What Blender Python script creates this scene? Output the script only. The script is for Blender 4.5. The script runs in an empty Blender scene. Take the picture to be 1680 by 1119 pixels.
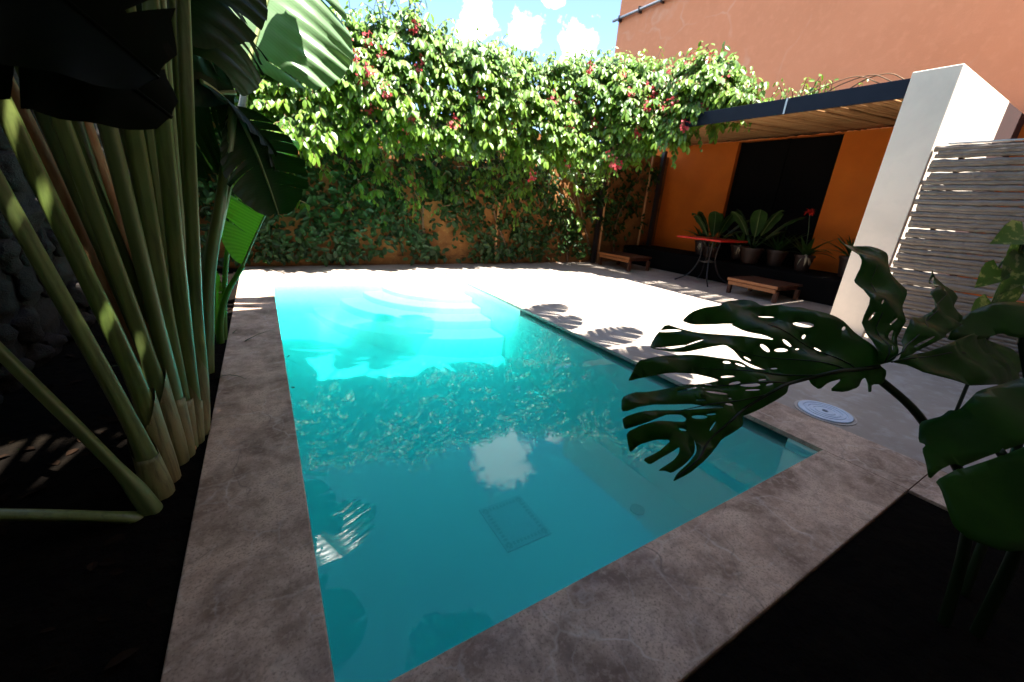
import bpy, bmesh, math, random
import numpy as np
from mathutils import Vector, Matrix, Euler
from mathutils.geometry import delaunay_2d_cdt
random.seed(11); rng = np.random.default_rng(11)
SC = bpy.context.scene; COL = SC.collection
R = math.radians

# ------------------------------------------------------------------ camera
cam = bpy.data.cameras.new('camera'); co = bpy.data.objects.new('camera', cam); COL.objects.link(co)
YAW, PITCH, ROLL = R(32.21), R(19.0), R(4.25)
fw = Vector((math.sin(YAW)*math.cos(PITCH), math.cos(YAW)*math.cos(PITCH), -math.sin(PITCH)))
rt = Vector((math.cos(YAW), -math.sin(YAW), 0)); up = rt.cross(fw)
rt2 = rt*math.cos(ROLL)+up*math.sin(ROLL); up2 = up*math.cos(ROLL)-rt*math.sin(ROLL)
mw = Matrix((rt2, up2, -fw)).transposed().to_4x4(); mw.translation = (0, 0, 1.2)
co.matrix_world = mw
cam.sensor_width = 36; cam.lens = 653.5/1680*36; cam.clip_start = 0.02; cam.clip_end = 3000
cam.dof.use_dof = True; cam.dof.focus_distance = 1.5; cam.dof.aperture_fstop = 3.5
SC.camera = co

# ------------------------------------------------------------------ world, sun, exposure
SUN_TO = Vector((0.06, -0.36, 1.0)).normalized()
W = bpy.data.worlds.new('World'); SC.world = W; W.use_nodes = True
nt = W.node_tree; nt.nodes.clear()
sky = nt.nodes.new('ShaderNodeTexSky'); sky.sky_type = 'NISHITA'; sky.sun_disc = False
sky.sun_elevation = math.asin(SUN_TO.z); sky.sun_rotation = math.atan2(SUN_TO.x, SUN_TO.y)
sky.air_density = 1.0; sky.dust_density = 0.1; sky.ozone_density = 3.5
bg = nt.nodes.new('ShaderNodeBackground'); bg.inputs[1].default_value = 0.068
nt.links.new(sky.outputs[0], bg.inputs[0])
tc = nt.nodes.new('ShaderNodeTexCoord')
CLOUDS = [(25.2, 19.2, 2.5), (37.4, 18.3, 2.3), (31.2, 19.0, 2.0), (34.0, 22.6, 1.4), (32, 35.4, 4.3), (40.5, 30.5, 2.0), (8, 13, 3), (55, 24, 5),
          (-30, 30, 9), (-70, 48, 8), (100, 40, 9), (150, 34, 10), (-150, 45, 9), (-110, 24, 8), (75, 62, 7), (-20, 66, 7), (200, 60, 8)]
acc = None
def wn(t, **k):
    n = nt.nodes.new(t)
    for a, b in k.items(): setattr(n, a, b)
    return n
for az, el, rad in CLOUDS:
    c = (math.sin(R(az))*math.cos(R(el)), math.cos(R(az))*math.cos(R(el)), math.sin(R(el)))
    d = wn('ShaderNodeVectorMath', operation='DISTANCE'); nt.links.new(tc.outputs['Generated'], d.inputs[0]); d.inputs[1].default_value = c
    m = wn('ShaderNodeMapRange'); nt.links.new(d.outputs['Value'], m.inputs[0])
    m.inputs[1].default_value = 0; m.inputs[2].default_value = R(rad)*1.7; m.inputs[3].default_value = 1; m.inputs[4].default_value = 0
    if acc is None: acc = m.outputs[0]
    else:
        x = wn('ShaderNodeMath', operation='MAXIMUM'); nt.links.new(acc, x.inputs[0]); nt.links.new(m.outputs[0], x.inputs[1]); acc = x.outputs[0]
nz = wn('ShaderNodeTexNoise'); nz.inputs['Scale'].default_value = 22; nz.inputs['Detail'].default_value = 7; nz.inputs['Roughness'].default_value = 0.6
nt.links.new(tc.outputs['Generated'], nz.inputs['Vector'])
ad = wn('ShaderNodeMath', operation='MULTIPLY_ADD'); nt.links.new(nz.outputs[0], ad.inputs[0]); ad.inputs[1].default_value = 1.5; nt.links.new(acc, ad.inputs[2])
cm = wn('ShaderNodeMapRange', interpolation_type='SMOOTHSTEP'); nt.links.new(ad.outputs[0], cm.inputs[0]); cm.inputs[1].default_value = 1.10; cm.inputs[2].default_value = 1.40
gt = wn('ShaderNodeMath', operation='GREATER_THAN'); nt.links.new(acc, gt.inputs[0]); gt.inputs[1].default_value = 0.001
mul = wn('ShaderNodeMath', operation='MULTIPLY'); nt.links.new(cm.outputs[0], mul.inputs[0]); nt.links.new(gt.outputs[0], mul.inputs[1])
bgc = nt.nodes.new('ShaderNodeBackground'); bgc.inputs[0].default_value = (1.0, 0.98, 0.96, 1); bgc.inputs[1].default_value = 0.8
mx = nt.nodes.new('ShaderNodeMixShader'); nt.links.new(mul.outputs[0], mx.inputs[0]); nt.links.new(bg.outputs[0], mx.inputs[1]); nt.links.new(bgc.outputs[0], mx.inputs[2])
wo = nt.nodes.new('ShaderNodeOutputWorld'); nt.links.new(mx.outputs[0], wo.inputs[0])
sl = bpy.data.lights.new('sun', 'SUN'); sl.energy = 5.0; sl.angle = R(0.53); sl.color = (1, 0.95, 0.86)
so = bpy.data.objects.new('sun', sl); COL.objects.link(so); so.location = SUN_TO*40
so.rotation_euler = (-SUN_TO).to_track_quat('-Z', 'Y').to_euler()
SC.view_settings.view_transform = 'Standard'; SC.view_settings.look = 'None'
SC.view_settings.exposure = 2.7; SC.view_settings.gamma = 1.0; SC.view_settings.use_curve_mapping = False
cy = SC.cycles; cy.use_denoising = True; cy.max_bounces = 8; cy.diffuse_bounces = 4; cy.glossy_bounces = 4
cy.transparent_max_bounces = 24; cy.transmission_bounces = 6; cy.volume_bounces = 4; cy.sample_clamp_indirect = 6

# ------------------------------------------------------------------ material helpers
def mat(name, col, rough=0.6, **kw):
    """Procedural principled material. kw: noise=(scale, amount, col2), bump=(scale, strength), veins, spec, trans"""
    m = bpy.data.materials.new(name); m.use_nodes = True; t = m.node_tree; N = t.nodes; L = t.links
    b = N['Principled BSDF']; b.inputs['Roughness'].default_value = rough
    b.inputs['Specular IOR Level'].default_value = kw.get('spec', 0.4)
    coord = N.new('ShaderNodeTexCoord').outputs[kw.get('coord', 'Object')]
    def noise(scale, detail=6, rgh=0.6, vec=None, dist=0):
        n = N.new('ShaderNodeTexNoise'); n.inputs['Scale'].default_value = scale; n.inputs['Detail'].default_value = detail
        n.inputs['Roughness'].default_value = rgh; n.inputs['Distortion'].default_value = dist; L.new(vec or coord, n.inputs['Vector']); return n
    def ramp(inp, lo, hi):
        r = N.new('ShaderNodeMapRange'); r.inputs[1].default_value = lo; r.inputs[2].default_value = hi; L.new(inp, r.inputs[0]); return r.outputs[0]
    def mix(f, a, bcol, blend='MIX'):
        x = N.new('ShaderNodeMix'); x.data_type = 'RGBA'; x.blend_type = blend
        if hasattr(f, 'is_linked'): L.new(f, x.inputs[0])
        else: x.inputs[0].default_value = f
        for sck, v in ((x.inputs[6], a), (x.inputs[7], bcol)):
            if hasattr(v, 'is_linked'): L.new(v, sck)
            else: sck.default_value = (*v, 1)
        return x.outputs[2]
    c = None
    base = tuple(col)
    out = base
    for sc, lo, hi, c2, *rest in kw.get('noise', []):
        n = noise(sc, dist=rest[0] if rest else 0); out = mix(ramp(n.outputs[0], lo, hi), out, c2)
    if 'streak' in kw:   # fibres running up a stalk: (across, along, lo, hi, colour)
        mp = N.new('ShaderNodeMapping'); L.new(coord, mp.inputs[0]); ac, al, lo, hi, c2 = kw['streak']; mp.inputs['Scale'].default_value = (ac, ac, al)
        n = noise(1.0, 4, .6, mp.outputs[0]); out = mix(ramp(n.outputs[0], lo, hi), out, c2)
    if 'rand' in kw:
        oi = N.new('ShaderNodeObjectInfo'); out = mix(oi.outputs['Random'], out, kw['rand'])
    if 'geo' in kw:      # per-piece random value carried by the mesh (a face attribute)
        at = N.new('ShaderNodeAttribute'); at.attribute_name = 'tint'; out = mix(at.outputs['Fac'], out, kw['geo'])
    if 'uvstripe' in kw:  # lateral veins across a leaf blade: (frequency, colour, amount)
        fr, c2, amt = kw['uvstripe']
        uv = N.new('ShaderNodeTexCoord').outputs['UV']; sx = N.new('ShaderNodeSeparateXYZ'); L.new(uv, sx.inputs[0])
        nn = noise(3.0, vec=uv); ml = N.new('ShaderNodeMath'); ml.operation = 'MULTIPLY_ADD'; L.new(sx.outputs[0], ml.inputs[0]); ml.inputs[1].default_value = fr
        L.new(nn.outputs[0], ml.inputs[2]); si = N.new('ShaderNodeMath'); si.operation = 'SINE'; L.new(ml.outputs[0], si.inputs[0])
        f = N.new('ShaderNodeMath'); f.operation = 'MULTIPLY'; L.new(ramp(si.outputs[0], -1, 1), f.inputs[0]); f.inputs[1].default_value = amt
        out = mix(f.outputs[0], out, c2)
    if 'cracks' in kw:   # (scale, colour, amount, width) wandering pale or dark crack lines
        for sc, c2, amt, wd in kw['cracks']:
            nn = noise(sc*0.9, 4); vm = N.new('ShaderNodeVectorMath'); vm.operation = 'MULTIPLY_ADD'; L.new(nn.outputs[1], vm.inputs[0])
            vm.inputs[1].default_value = (0.55/sc*1.6,)*3; L.new(coord, vm.inputs[2])
            vo = N.new('ShaderNodeTexVoronoi'); vo.feature = 'DISTANCE_TO_EDGE'; vo.inputs['Scale'].default_value = sc; L.new(vm.outputs[0], vo.inputs['Vector'])
            f1 = ramp(vo.outputs['Distance'], wd, 0.0)
            n2 = noise(sc*0.7+1.3, 3); f2 = ramp(n2.outputs[0], 0.42, 0.62)
            f = N.new('ShaderNodeMath'); f.operation = 'MULTIPLY'; L.new(f1, f.inputs[0]); L.new(f2, f.inputs[1])
            g = N.new('ShaderNodeMath'); g.operation = 'MULTIPLY'; L.new(f.outputs[0], g.inputs[0]); g.inputs[1].default_value = amt
            out = mix(g.outputs[0], out, c2)
    if hasattr(out, 'is_linked'): L.new(out, b.inputs['Base Color'])
    else: b.inputs['Base Color'].default_value = (*out, 1)
    if 'roughn' in kw:
        sc, a, bb = kw['roughn']; n = noise(sc); r = N.new('ShaderNodeMapRange'); L.new(n.outputs[0], r.inputs[0]); r.inputs[1].default_value = .3; r.inputs[2].default_value = .7
        r.inputs[3].default_value = a; r.inputs[4].default_value = bb; L.new(r.outputs[0], b.inputs['Roughness'])
    if 'bump' in kw:
        sc, st, ds = kw['bump']; n = noise(sc, 8); bp = N.new('ShaderNodeBump'); bp.inputs['Strength'].default_value = st; bp.inputs['Distance'].default_value = ds
        L.new(n.outputs[0], bp.inputs['Height']); L.new(bp.outputs[0], b.inputs['Normal'])
    if 'trans' in kw:    # leaf: light passes through the blade
        amt, tcol = kw['trans']; tr = N.new('ShaderNodeBsdfTranslucent')
        tm = mix(1.0, out, tcol, 'MULTIPLY') if hasattr(out, 'is_linked') else None
        if tm is not None: L.new(tm, tr.inputs[0])
        else: tr.inputs[0].default_value = tuple(a*b2 for a, b2 in zip(out, tcol))+(1,)
        ms = N.new('ShaderNodeMixShader'); ms.inputs[0].default_value = amt; L.new(b.outputs[0], ms.inputs[1]); L.new(tr.outputs[0], ms.inputs[2])
        L.new(ms.outputs[0], N['Material Output'].inputs[0])
    if 'metal' in kw: b.inputs['Metallic'].default_value = kw['metal']
    return m

MT = {}
MT['coping'] = mat('coping_concrete', (0.55, 0.365, 0.255), 0.55, noise=[(1.3, .4, .62, (0.64, 0.46, 0.345)), (3.4, .42, .62, (0.20, 0.118, 0.076), .5), (8, .45, .72, (0.56, 0.395, 0.295), .3), (19, .47, .85, (0.20, .125, .085)), (42, .5, .8, (0.54, .385, .29)), (110, .5, .7, (0.22, .145, .10))],
    cracks=[(2.4, (0.70, 0.58, 0.48), 0.5, 0.02), (1.05, (0.11, 0.08, 0.065), 0.7, 0.006), (5.0, (0.6, 0.51, 0.45), 0.3, 0.03)], roughn=(5, .4, .7), bump=(40, .12, .01))
MT['deck'] = mat('deck_cement', (0.37, 0.31, 0.262), 0.55, noise=[(1.1, .38, .66, (0.27, 0.222, 0.185), .5), (9, .5, .8, (0.45, .42, .40))],
    cracks=[(0.8, (0.2, 0.18, 0.17), 0.5, 0.006)], roughn=(3, .35, .6), bump=(30, .08, .01))
MT['plaster'] = mat('pool_plaster', (0.80, 0.84, 0.80), 0.7, noise=[(2.2, .35, .7, (0.74, 0.80, 0.77))], bump=(25, .05, .01))
MT['white'] = mat('white_plaster', (0.70, 0.62, 0.53), 0.75, noise=[(1.4, .4, .7, (0.58, 0.52, 0.45), .6), (9, .5, .8, (.64, .57, .49))], bump=(30, .12, .008))
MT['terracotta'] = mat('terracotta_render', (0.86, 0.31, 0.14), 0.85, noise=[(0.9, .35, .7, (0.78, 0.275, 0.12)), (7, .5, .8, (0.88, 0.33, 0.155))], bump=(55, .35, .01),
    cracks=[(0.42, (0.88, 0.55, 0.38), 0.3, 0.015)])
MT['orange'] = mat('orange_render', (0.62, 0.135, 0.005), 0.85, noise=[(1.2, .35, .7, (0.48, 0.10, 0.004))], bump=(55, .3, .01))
MT['maroon'] = mat('maroon_render', (0.035, 0.012, 0.012), 0.85, noise=[(3, .4, .7, (0.028, 0.01, 0.010))], bump=(40, .2, .01))  # shade on the far end of the white wall, put into the colour
MT['ochre'] = mat('ochre_wall', (0.24, 0.10, 0.024), 0.9, noise=[(1.5, .4, .65, (0.16, 0.062, 0.015)), (4, .55, .75, (0.07, 0.028, 0.010), .5), (13, .55, .8, (0.32, .16, .05))], bump=(20, .5, .02))
MT['house'] = mat('house_render', (0.34, 0.25, 0.18), 0.9, noise=[(1, .4, .7, (0.3, .2, .14))])
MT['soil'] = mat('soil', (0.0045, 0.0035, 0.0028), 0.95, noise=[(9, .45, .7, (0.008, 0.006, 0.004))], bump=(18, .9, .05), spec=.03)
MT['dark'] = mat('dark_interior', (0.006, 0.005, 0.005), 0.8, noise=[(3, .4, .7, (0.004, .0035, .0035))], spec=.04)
MT['navy'] = mat('navy_steel', (0.003, 0.005, 0.014), 0.45, noise=[(6, .45, .7, (0.005, 0.007, 0.017))], spec=.2, bump=(60, .1, .005))
MT['blacksteel'] = mat('black_steel', (0.015, 0.014, 0.016), 0.4, noise=[(12, .45, .7, (0.03, .02, .018))])
MT['galv'] = mat('galvanised', (0.5, 0.5, 0.5), 0.4, noise=[(10, .4, .7, (.4, .4, .4))], metal=.7)
MT['cane'] = mat('weathered_cane', (0.115, 0.088, 0.068), 0.45, noise=[(9, .4, .7, (0.17, 0.138, 0.112)), (40, .5, .8, (0.035, .026, .02))], rand=(0.15, 0.122, 0.10), spec=.5, bump=(60, .3, .005))
MT['roofcane'] = mat('roof_cane', (0.28, 0.14, 0.05), 0.7, noise=[(14, .4, .7, (0.16, 0.075, 0.028))], rand=(0.38, 0.21, 0.085))
MT['wood'] = mat('oiled_wood', (0.36, 0.13, 0.04), 0.4, noise=[(10, .4, .7, (0.24, 0.08, 0.025))], rand=(0.3, .1, .03))  # bench timber where light catches it, brighter by colour
MT['darkwood'] = mat('dark_wood', (0.09, 0.028, 0.012), 0.45, noise=[(10, .4, .7, (0.05, 0.016, 0.008))])  # same bench timber with its shade put into the colour
MT['red'] = mat('red_paint', (0.40, 0.016, 0.010), 0.3, noise=[(8, .4, .7, (0.5, .03, .02))])
MT['terrapot'] = mat('terracotta_pot', (0.17, 0.055, 0.025), 0.8, noise=[(9, .4, .7, (0.13, 0.04, .02))], bump=(30, .3, .01))
MT['darkpot'] = mat('dark_glazed_pot', (0.035, 0.014, 0.008), 0.5, noise=[(9, .4, .7, (0.02, 0.009, .006))])  # pots blackened so they vanish into the shade of the patio
MT['lid'] = mat('pale_plastic', (0.52, 0.60, 0.72), 0.4, noise=[(20, .45, .7, (0.45, .53, .65))])
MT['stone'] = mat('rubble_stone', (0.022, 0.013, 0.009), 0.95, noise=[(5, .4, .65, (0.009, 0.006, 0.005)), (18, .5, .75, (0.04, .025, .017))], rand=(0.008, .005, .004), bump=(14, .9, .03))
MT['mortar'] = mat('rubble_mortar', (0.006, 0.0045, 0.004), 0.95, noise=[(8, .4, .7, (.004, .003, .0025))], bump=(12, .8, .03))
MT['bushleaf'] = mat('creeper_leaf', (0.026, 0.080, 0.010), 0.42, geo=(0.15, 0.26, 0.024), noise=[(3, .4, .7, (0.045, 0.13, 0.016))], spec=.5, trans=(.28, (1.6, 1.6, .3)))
MT['shadeleaf'] = mat('wall_vine_leaf', (0.010, 0.030, 0.005), 0.5, geo=(0.026, 0.068, 0.012), spec=.35, trans=(.25, (1.3, 1.5, .5)))  # creeper leaf under the overhang, shade put into a darker green
MT['flower'] = mat('red_flower', (0.42, 0.018, 0.03), 0.6, geo=(0.62, 0.16, 0.16), trans=(.3, (1, .8, .8)))
MT['stem'] = mat('woody_stem', (0.16, 0.09, 0.045), 0.8, noise=[(20, .4, .7, (0.08, .045, .025))])
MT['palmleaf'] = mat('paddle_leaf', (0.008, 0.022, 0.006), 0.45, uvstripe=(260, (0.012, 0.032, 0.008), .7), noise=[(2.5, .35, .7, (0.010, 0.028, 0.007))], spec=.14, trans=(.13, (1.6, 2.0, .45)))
MT['litleaf'] = mat('pale_paddle_leaf', (0.10, 0.175, 0.085), 0.28, uvstripe=(300, (0.135, 0.215, 0.11), .8), noise=[(2.5, .35, .7, (0.12, 0.20, 0.10))], spec=.8, trans=(.2, (1.3, 1.6, .5)))  # sunlit copy of the paddle leaf, sun put into a lighter colour
MT['youngleaf'] = mat('young_leaf', (0.09, 0.19, 0.03), 0.4, uvstripe=(150, (0.13, 0.26, 0.05), .8), trans=(.4, (1.5, 1.7, .4)))
MT['midrib'] = mat('leaf_midrib', (0.20, 0.26, 0.09), 0.45, noise=[(8, .4, .7, (.26, .28, .12))])
MT['stalk'] = mat('green_stalk', (0.105, 0.16, 0.032), 0.36, noise=[(3.5, .42, .7, (0.17, 0.195, 0.05)), (2, .58, .8, (.24, .26, .17))], streak=(60, 2.5, .45, .75, (0.04, .058, .014)), rand=(0.13, .17, .06), spec=.5, bump=(26, .15, .01))
MT['sheath'] = mat('leaf_sheath', (0.21, 0.22, 0.085), 0.5, noise=[(3, .42, .68, (0.24, 0.17, 0.08)), (5, .55, .75, (.13, .07, .035))], streak=(70, 3, .45, .7, (0.10, .09, .035)), bump=(40, .3, .01))
MT['drystalk'] = mat('dry_stalk', (0.52, 0.24, 0.09), 0.75, noise=[(5, .4, .7, (0.34, 0.13, 0.045))], streak=(50, 3, .45, .7, (.6, .36, .18)), bump=(40, .4, .01))  # stalk colour brightened in place of direct sun
MT['monstera'] = mat('monstera_leaf', (0.018, 0.066, 0.006), 0.36, noise=[(7, .4, .7, (0.030, 0.095, 0.009))], spec=.26, trans=(.5, (2.0, 2.2, .35)))
MT['monvein'] = mat('monstera_vein', (0.007, 0.016, 0.004), 0.45, noise=[(9, .4, .7, (.012, .022, .007))], spec=.2)
MT['pothos'] = mat('pothos_leaf', (0.05, 0.10, 0.025), 0.4, noise=[(26, .52, .62, (0.22, 0.24, 0.11))], trans=(.3, (1.2, 1.3, .6)))
MT['potleaf'] = mat('patio_plant_leaf', (0.018, 0.048, 0.010), 0.4, noise=[(4, .4, .7, (0.04, 0.085, 0.018))], trans=(.3, (1.3, 1.5, .5)))
MT['paleroot'] = mat('pale_fibre', (0.5, 0.42, 0.27), 0.8, noise=[(20, .4, .7, (.4, .32, .2))])
MT['nearleaf'] = mat('dark_paddle_leaf', (0.0035, 0.007, 0.0025), 0.55, uvstripe=(180, (0.0025, 0.005, 0.002), .6), spec=.06, trans=(.05, (1, 1.5, .4)))  # shaded copy of the paddle leaf, silhouette darkness put into the colour
MT['grate'] = mat('grate_gap', (0.36, 0.46, 0.46), 0.7, noise=[(9, .4, .7, (.32, .42, .42))])
MT['drain'] = mat('drain_cover', (0.55, 0.66, 0.66), 0.5, noise=[(9, .4, .7, (.5, .6, .6))])
MT['slotdark'] = mat('dark_gap', (0.01, 0.011, 0.012), 0.7, noise=[(9, .4, .7, (.015, .015, .015))], spec=.1)
MT['bark'] = mat('bark_chips', (0.2, 0.09, 0.045), 0.9, rand=(.12, .05, .03), noise=[(20, .4, .7, (.1, .05, .03))])
MT['litter'] = mat('dry_leaf', (0.007, 0.004, 0.0025), 0.9, geo=(0.018, 0.010, 0.006), spec=.03)
MT['pebble'] = mat('debris', (0.05, 0.06, 0.03), 0.8, noise=[(20, .4, .7, (.1, .08, .04))])

def water_material():
    m = bpy.data.materials.new('pool_water'); m.use_nodes = True; t = m.node_tree; N = t.nodes; L = t.links; N.clear()
    o = N.new('ShaderNodeOutputMaterial'); tr = N.new('ShaderNodeBsdfTransparent'); tr.inputs[0].default_value = (0.97, 1, 1, 1)
    gl = N.new('ShaderNodeBsdfGlossy'); gl.inputs['Roughness'].default_value = 0.0
    fr = N.new('ShaderNodeFresnel'); fr.inputs[0].default_value = 1.333
    tcn = N.new('ShaderNodeTexCoord'); n = N.new('ShaderNodeTexNoise'); n.inputs['Scale'].default_value = 2.3; n.inputs['Detail'].default_value = 3
    L.new(tcn.outputs['Object'], n.inputs['Vector']); bp = N.new('ShaderNodeBump'); bp.inputs['Strength'].default_value = 0.010; bp.inputs['Distance'].default_value = 0.05
    L.new(n.outputs[0], bp.inputs['Height']); L.new(bp.outputs[0], gl.inputs['Normal'])
    ms = N.new('ShaderNodeMixShader'); L.new(fr.outputs[0], ms.inputs[0]); L.new(tr.outputs[0], ms.inputs[1]); L.new(gl.outputs[0], ms.inputs[2]); L.new(ms.outputs[0], o.inputs[0])
    va = N.new('ShaderNodeVolumeAbsorption'); va.inputs['Color'].default_value = (0.0, 0.885, 0.880, 1); va.inputs['Density'].default_value = 1.65
    vs = N.new('ShaderNodeVolumeScatter'); vs.inputs['Color'].default_value = (0.55, 0.62, 0.60, 1); vs.inputs['Density'].default_value = 0.75; vs.inputs['Anisotropy'].default_value = 0.3
    ax = N.new('ShaderNodeAddShader'); L.new(va.outputs[0], ax.inputs[0]); L.new(vs.outputs[0], ax.inputs[1]); L.new(ax.outputs[0], o.inputs['Volume'])
    return m
MT['water'] = water_material()

# ------------------------------------------------------------------ object helpers
def link(o, parent=None):
    COL.objects.link(o)
    if parent is not None:
        o.parent = parent
        o.matrix_parent_inverse = Matrix.Translation(-WORLD[parent.name]) if parent.name in WORLD else Matrix()
    return o
WORLD = {}     # name -> world location of an Empty that parents things
def empty(name, loc):
    e = bpy.data.objects.new(name, None); e.location = loc; e.empty_display_size = .1; COL.objects.link(e); WORLD[e.name] = Vector(loc); return e
def tag(o, label, cat, group=None):
    o['label'] = label; o['category'] = cat
    if group: o['group'] = group
    return o
def struct(o): o['kind'] = 'structure'; return o
def mesh(name, V, F, m, smooth=False, uv=None, tint=None):
    me = bpy.data.meshes.new(name); me.from_pydata([tuple(v) for v in V], [], [tuple(f) for f in F]); me.materials.append(m)
    if smooth: me.polygons.foreach_set('use_smooth', [True]*len(me.polygons))
    if uv is not None:
        ul = me.uv_layers.new(name='UVMap'); li = np.empty(len(me.loops), int); me.loops.foreach_get('vertex_index', li)
        ul.data.foreach_set('uv', np.asarray(uv, float)[li].ravel())
    if tint is not None:
        a = me.attributes.new('tint', 'FLOAT', 'POINT'); a.data.foreach_set('value', np.asarray(tint, float))
    me.update(); return me
def obj(name, V, F, m, parent=None, smooth=False, uv=None, tint=None, bevel=0, solid=0):
    o = bpy.data.objects.new(name, mesh(name, V, F, m, smooth, uv, tint)); link(o, parent)
    if solid:
        s = o.modifiers.new('thickness', 'SOLIDIFY'); s.thickness = solid; s.offset = 0
    if bevel:
        b = o.modifiers.new('bevel', 'BEVEL'); b.width = bevel; b.segments = 2; b.limit_method = 'ANGLE'
    return o
def boxvf(x0, x1, y0, y1, z0, z1):
    V = [(x, y, z) for z in (z0, z1) for y in (y0, y1) for x in (x0, x1)]
    return V, [(0, 2, 3, 1), (4, 5, 7, 6), (0, 1, 5, 4), (2, 6, 7, 3), (0, 4, 6, 2), (1, 3, 7, 5)]
def box(name, x0, x1, y0, y1, z0, z1, m, parent=None, bevel=0):
    V, F = boxvf(x0, x1, y0, y1, z0, z1); return obj(name, V, F, m, parent, bevel=bevel)
def catmull(P, n):
    P = [np.array(p, float) for p in P]; Q = [2*P[0]-P[1]]+P+[2*P[-1]-P[-2]]; out = []
    for i in range(1, len(Q)-2):
        for k in range(n):
            t = k/n; a, b, c, d = Q[i-1], Q[i], Q[i+1], Q[i+2]
            out.append(.5*((2*b)+(-a+c)*t+(2*a-5*b+4*c-d)*t*t+(-a+3*b-3*c+d)*t**3))
    out.append(P[-1]); return np.array(out)
def tubevf(P, rad, n=8, flat=1.0, ref=(0.3, 0.2, 1)):
    P = np.asarray(P, float); k = len(P); rad = np.broadcast_to(np.asarray(rad, float), (k,)) if np.ndim(rad) == 0 else np.interp(np.linspace(0, 1, k), np.linspace(0, 1, len(rad)), rad)
    T = np.gradient(P, axis=0); T /= np.linalg.norm(T, axis=1)[:, None]+1e-9; V = []; u = np.array(ref, float)
    for i in range(k):
        a = u-T[i]*(u@T[i]); a /= np.linalg.norm(a)+1e-9; b = np.cross(T[i], a); u = a
        for j in range(n):
            t = 2*math.pi*j/n; V.append(P[i]+rad[i]*(a*math.cos(t)*flat+b*math.sin(t)))
    F = [(i*n+j, i*n+(j+1) % n, (i+1)*n+(j+1) % n, (i+1)*n+j) for i in range(k-1) for j in range(n)]
    F += [tuple(range(n-1, -1, -1)), tuple((k-1)*n+j for j in range(n))]
    return V, F
def tube(name, P, rad, m, parent=None, n=8, flat=1.0):
    V, F = tubevf(P, rad, n, flat); return obj(name, V, F, m, parent, smooth=True)
def unit(v): v = np.asarray(v, float); return v/(np.linalg.norm(v)+1e-9)
def merge(parts):
    V = []; F = []
    for v, f in parts:
        o = len(V); V += list(v); F += [tuple(i+o for i in q) for q in f]
    return V, F
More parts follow.
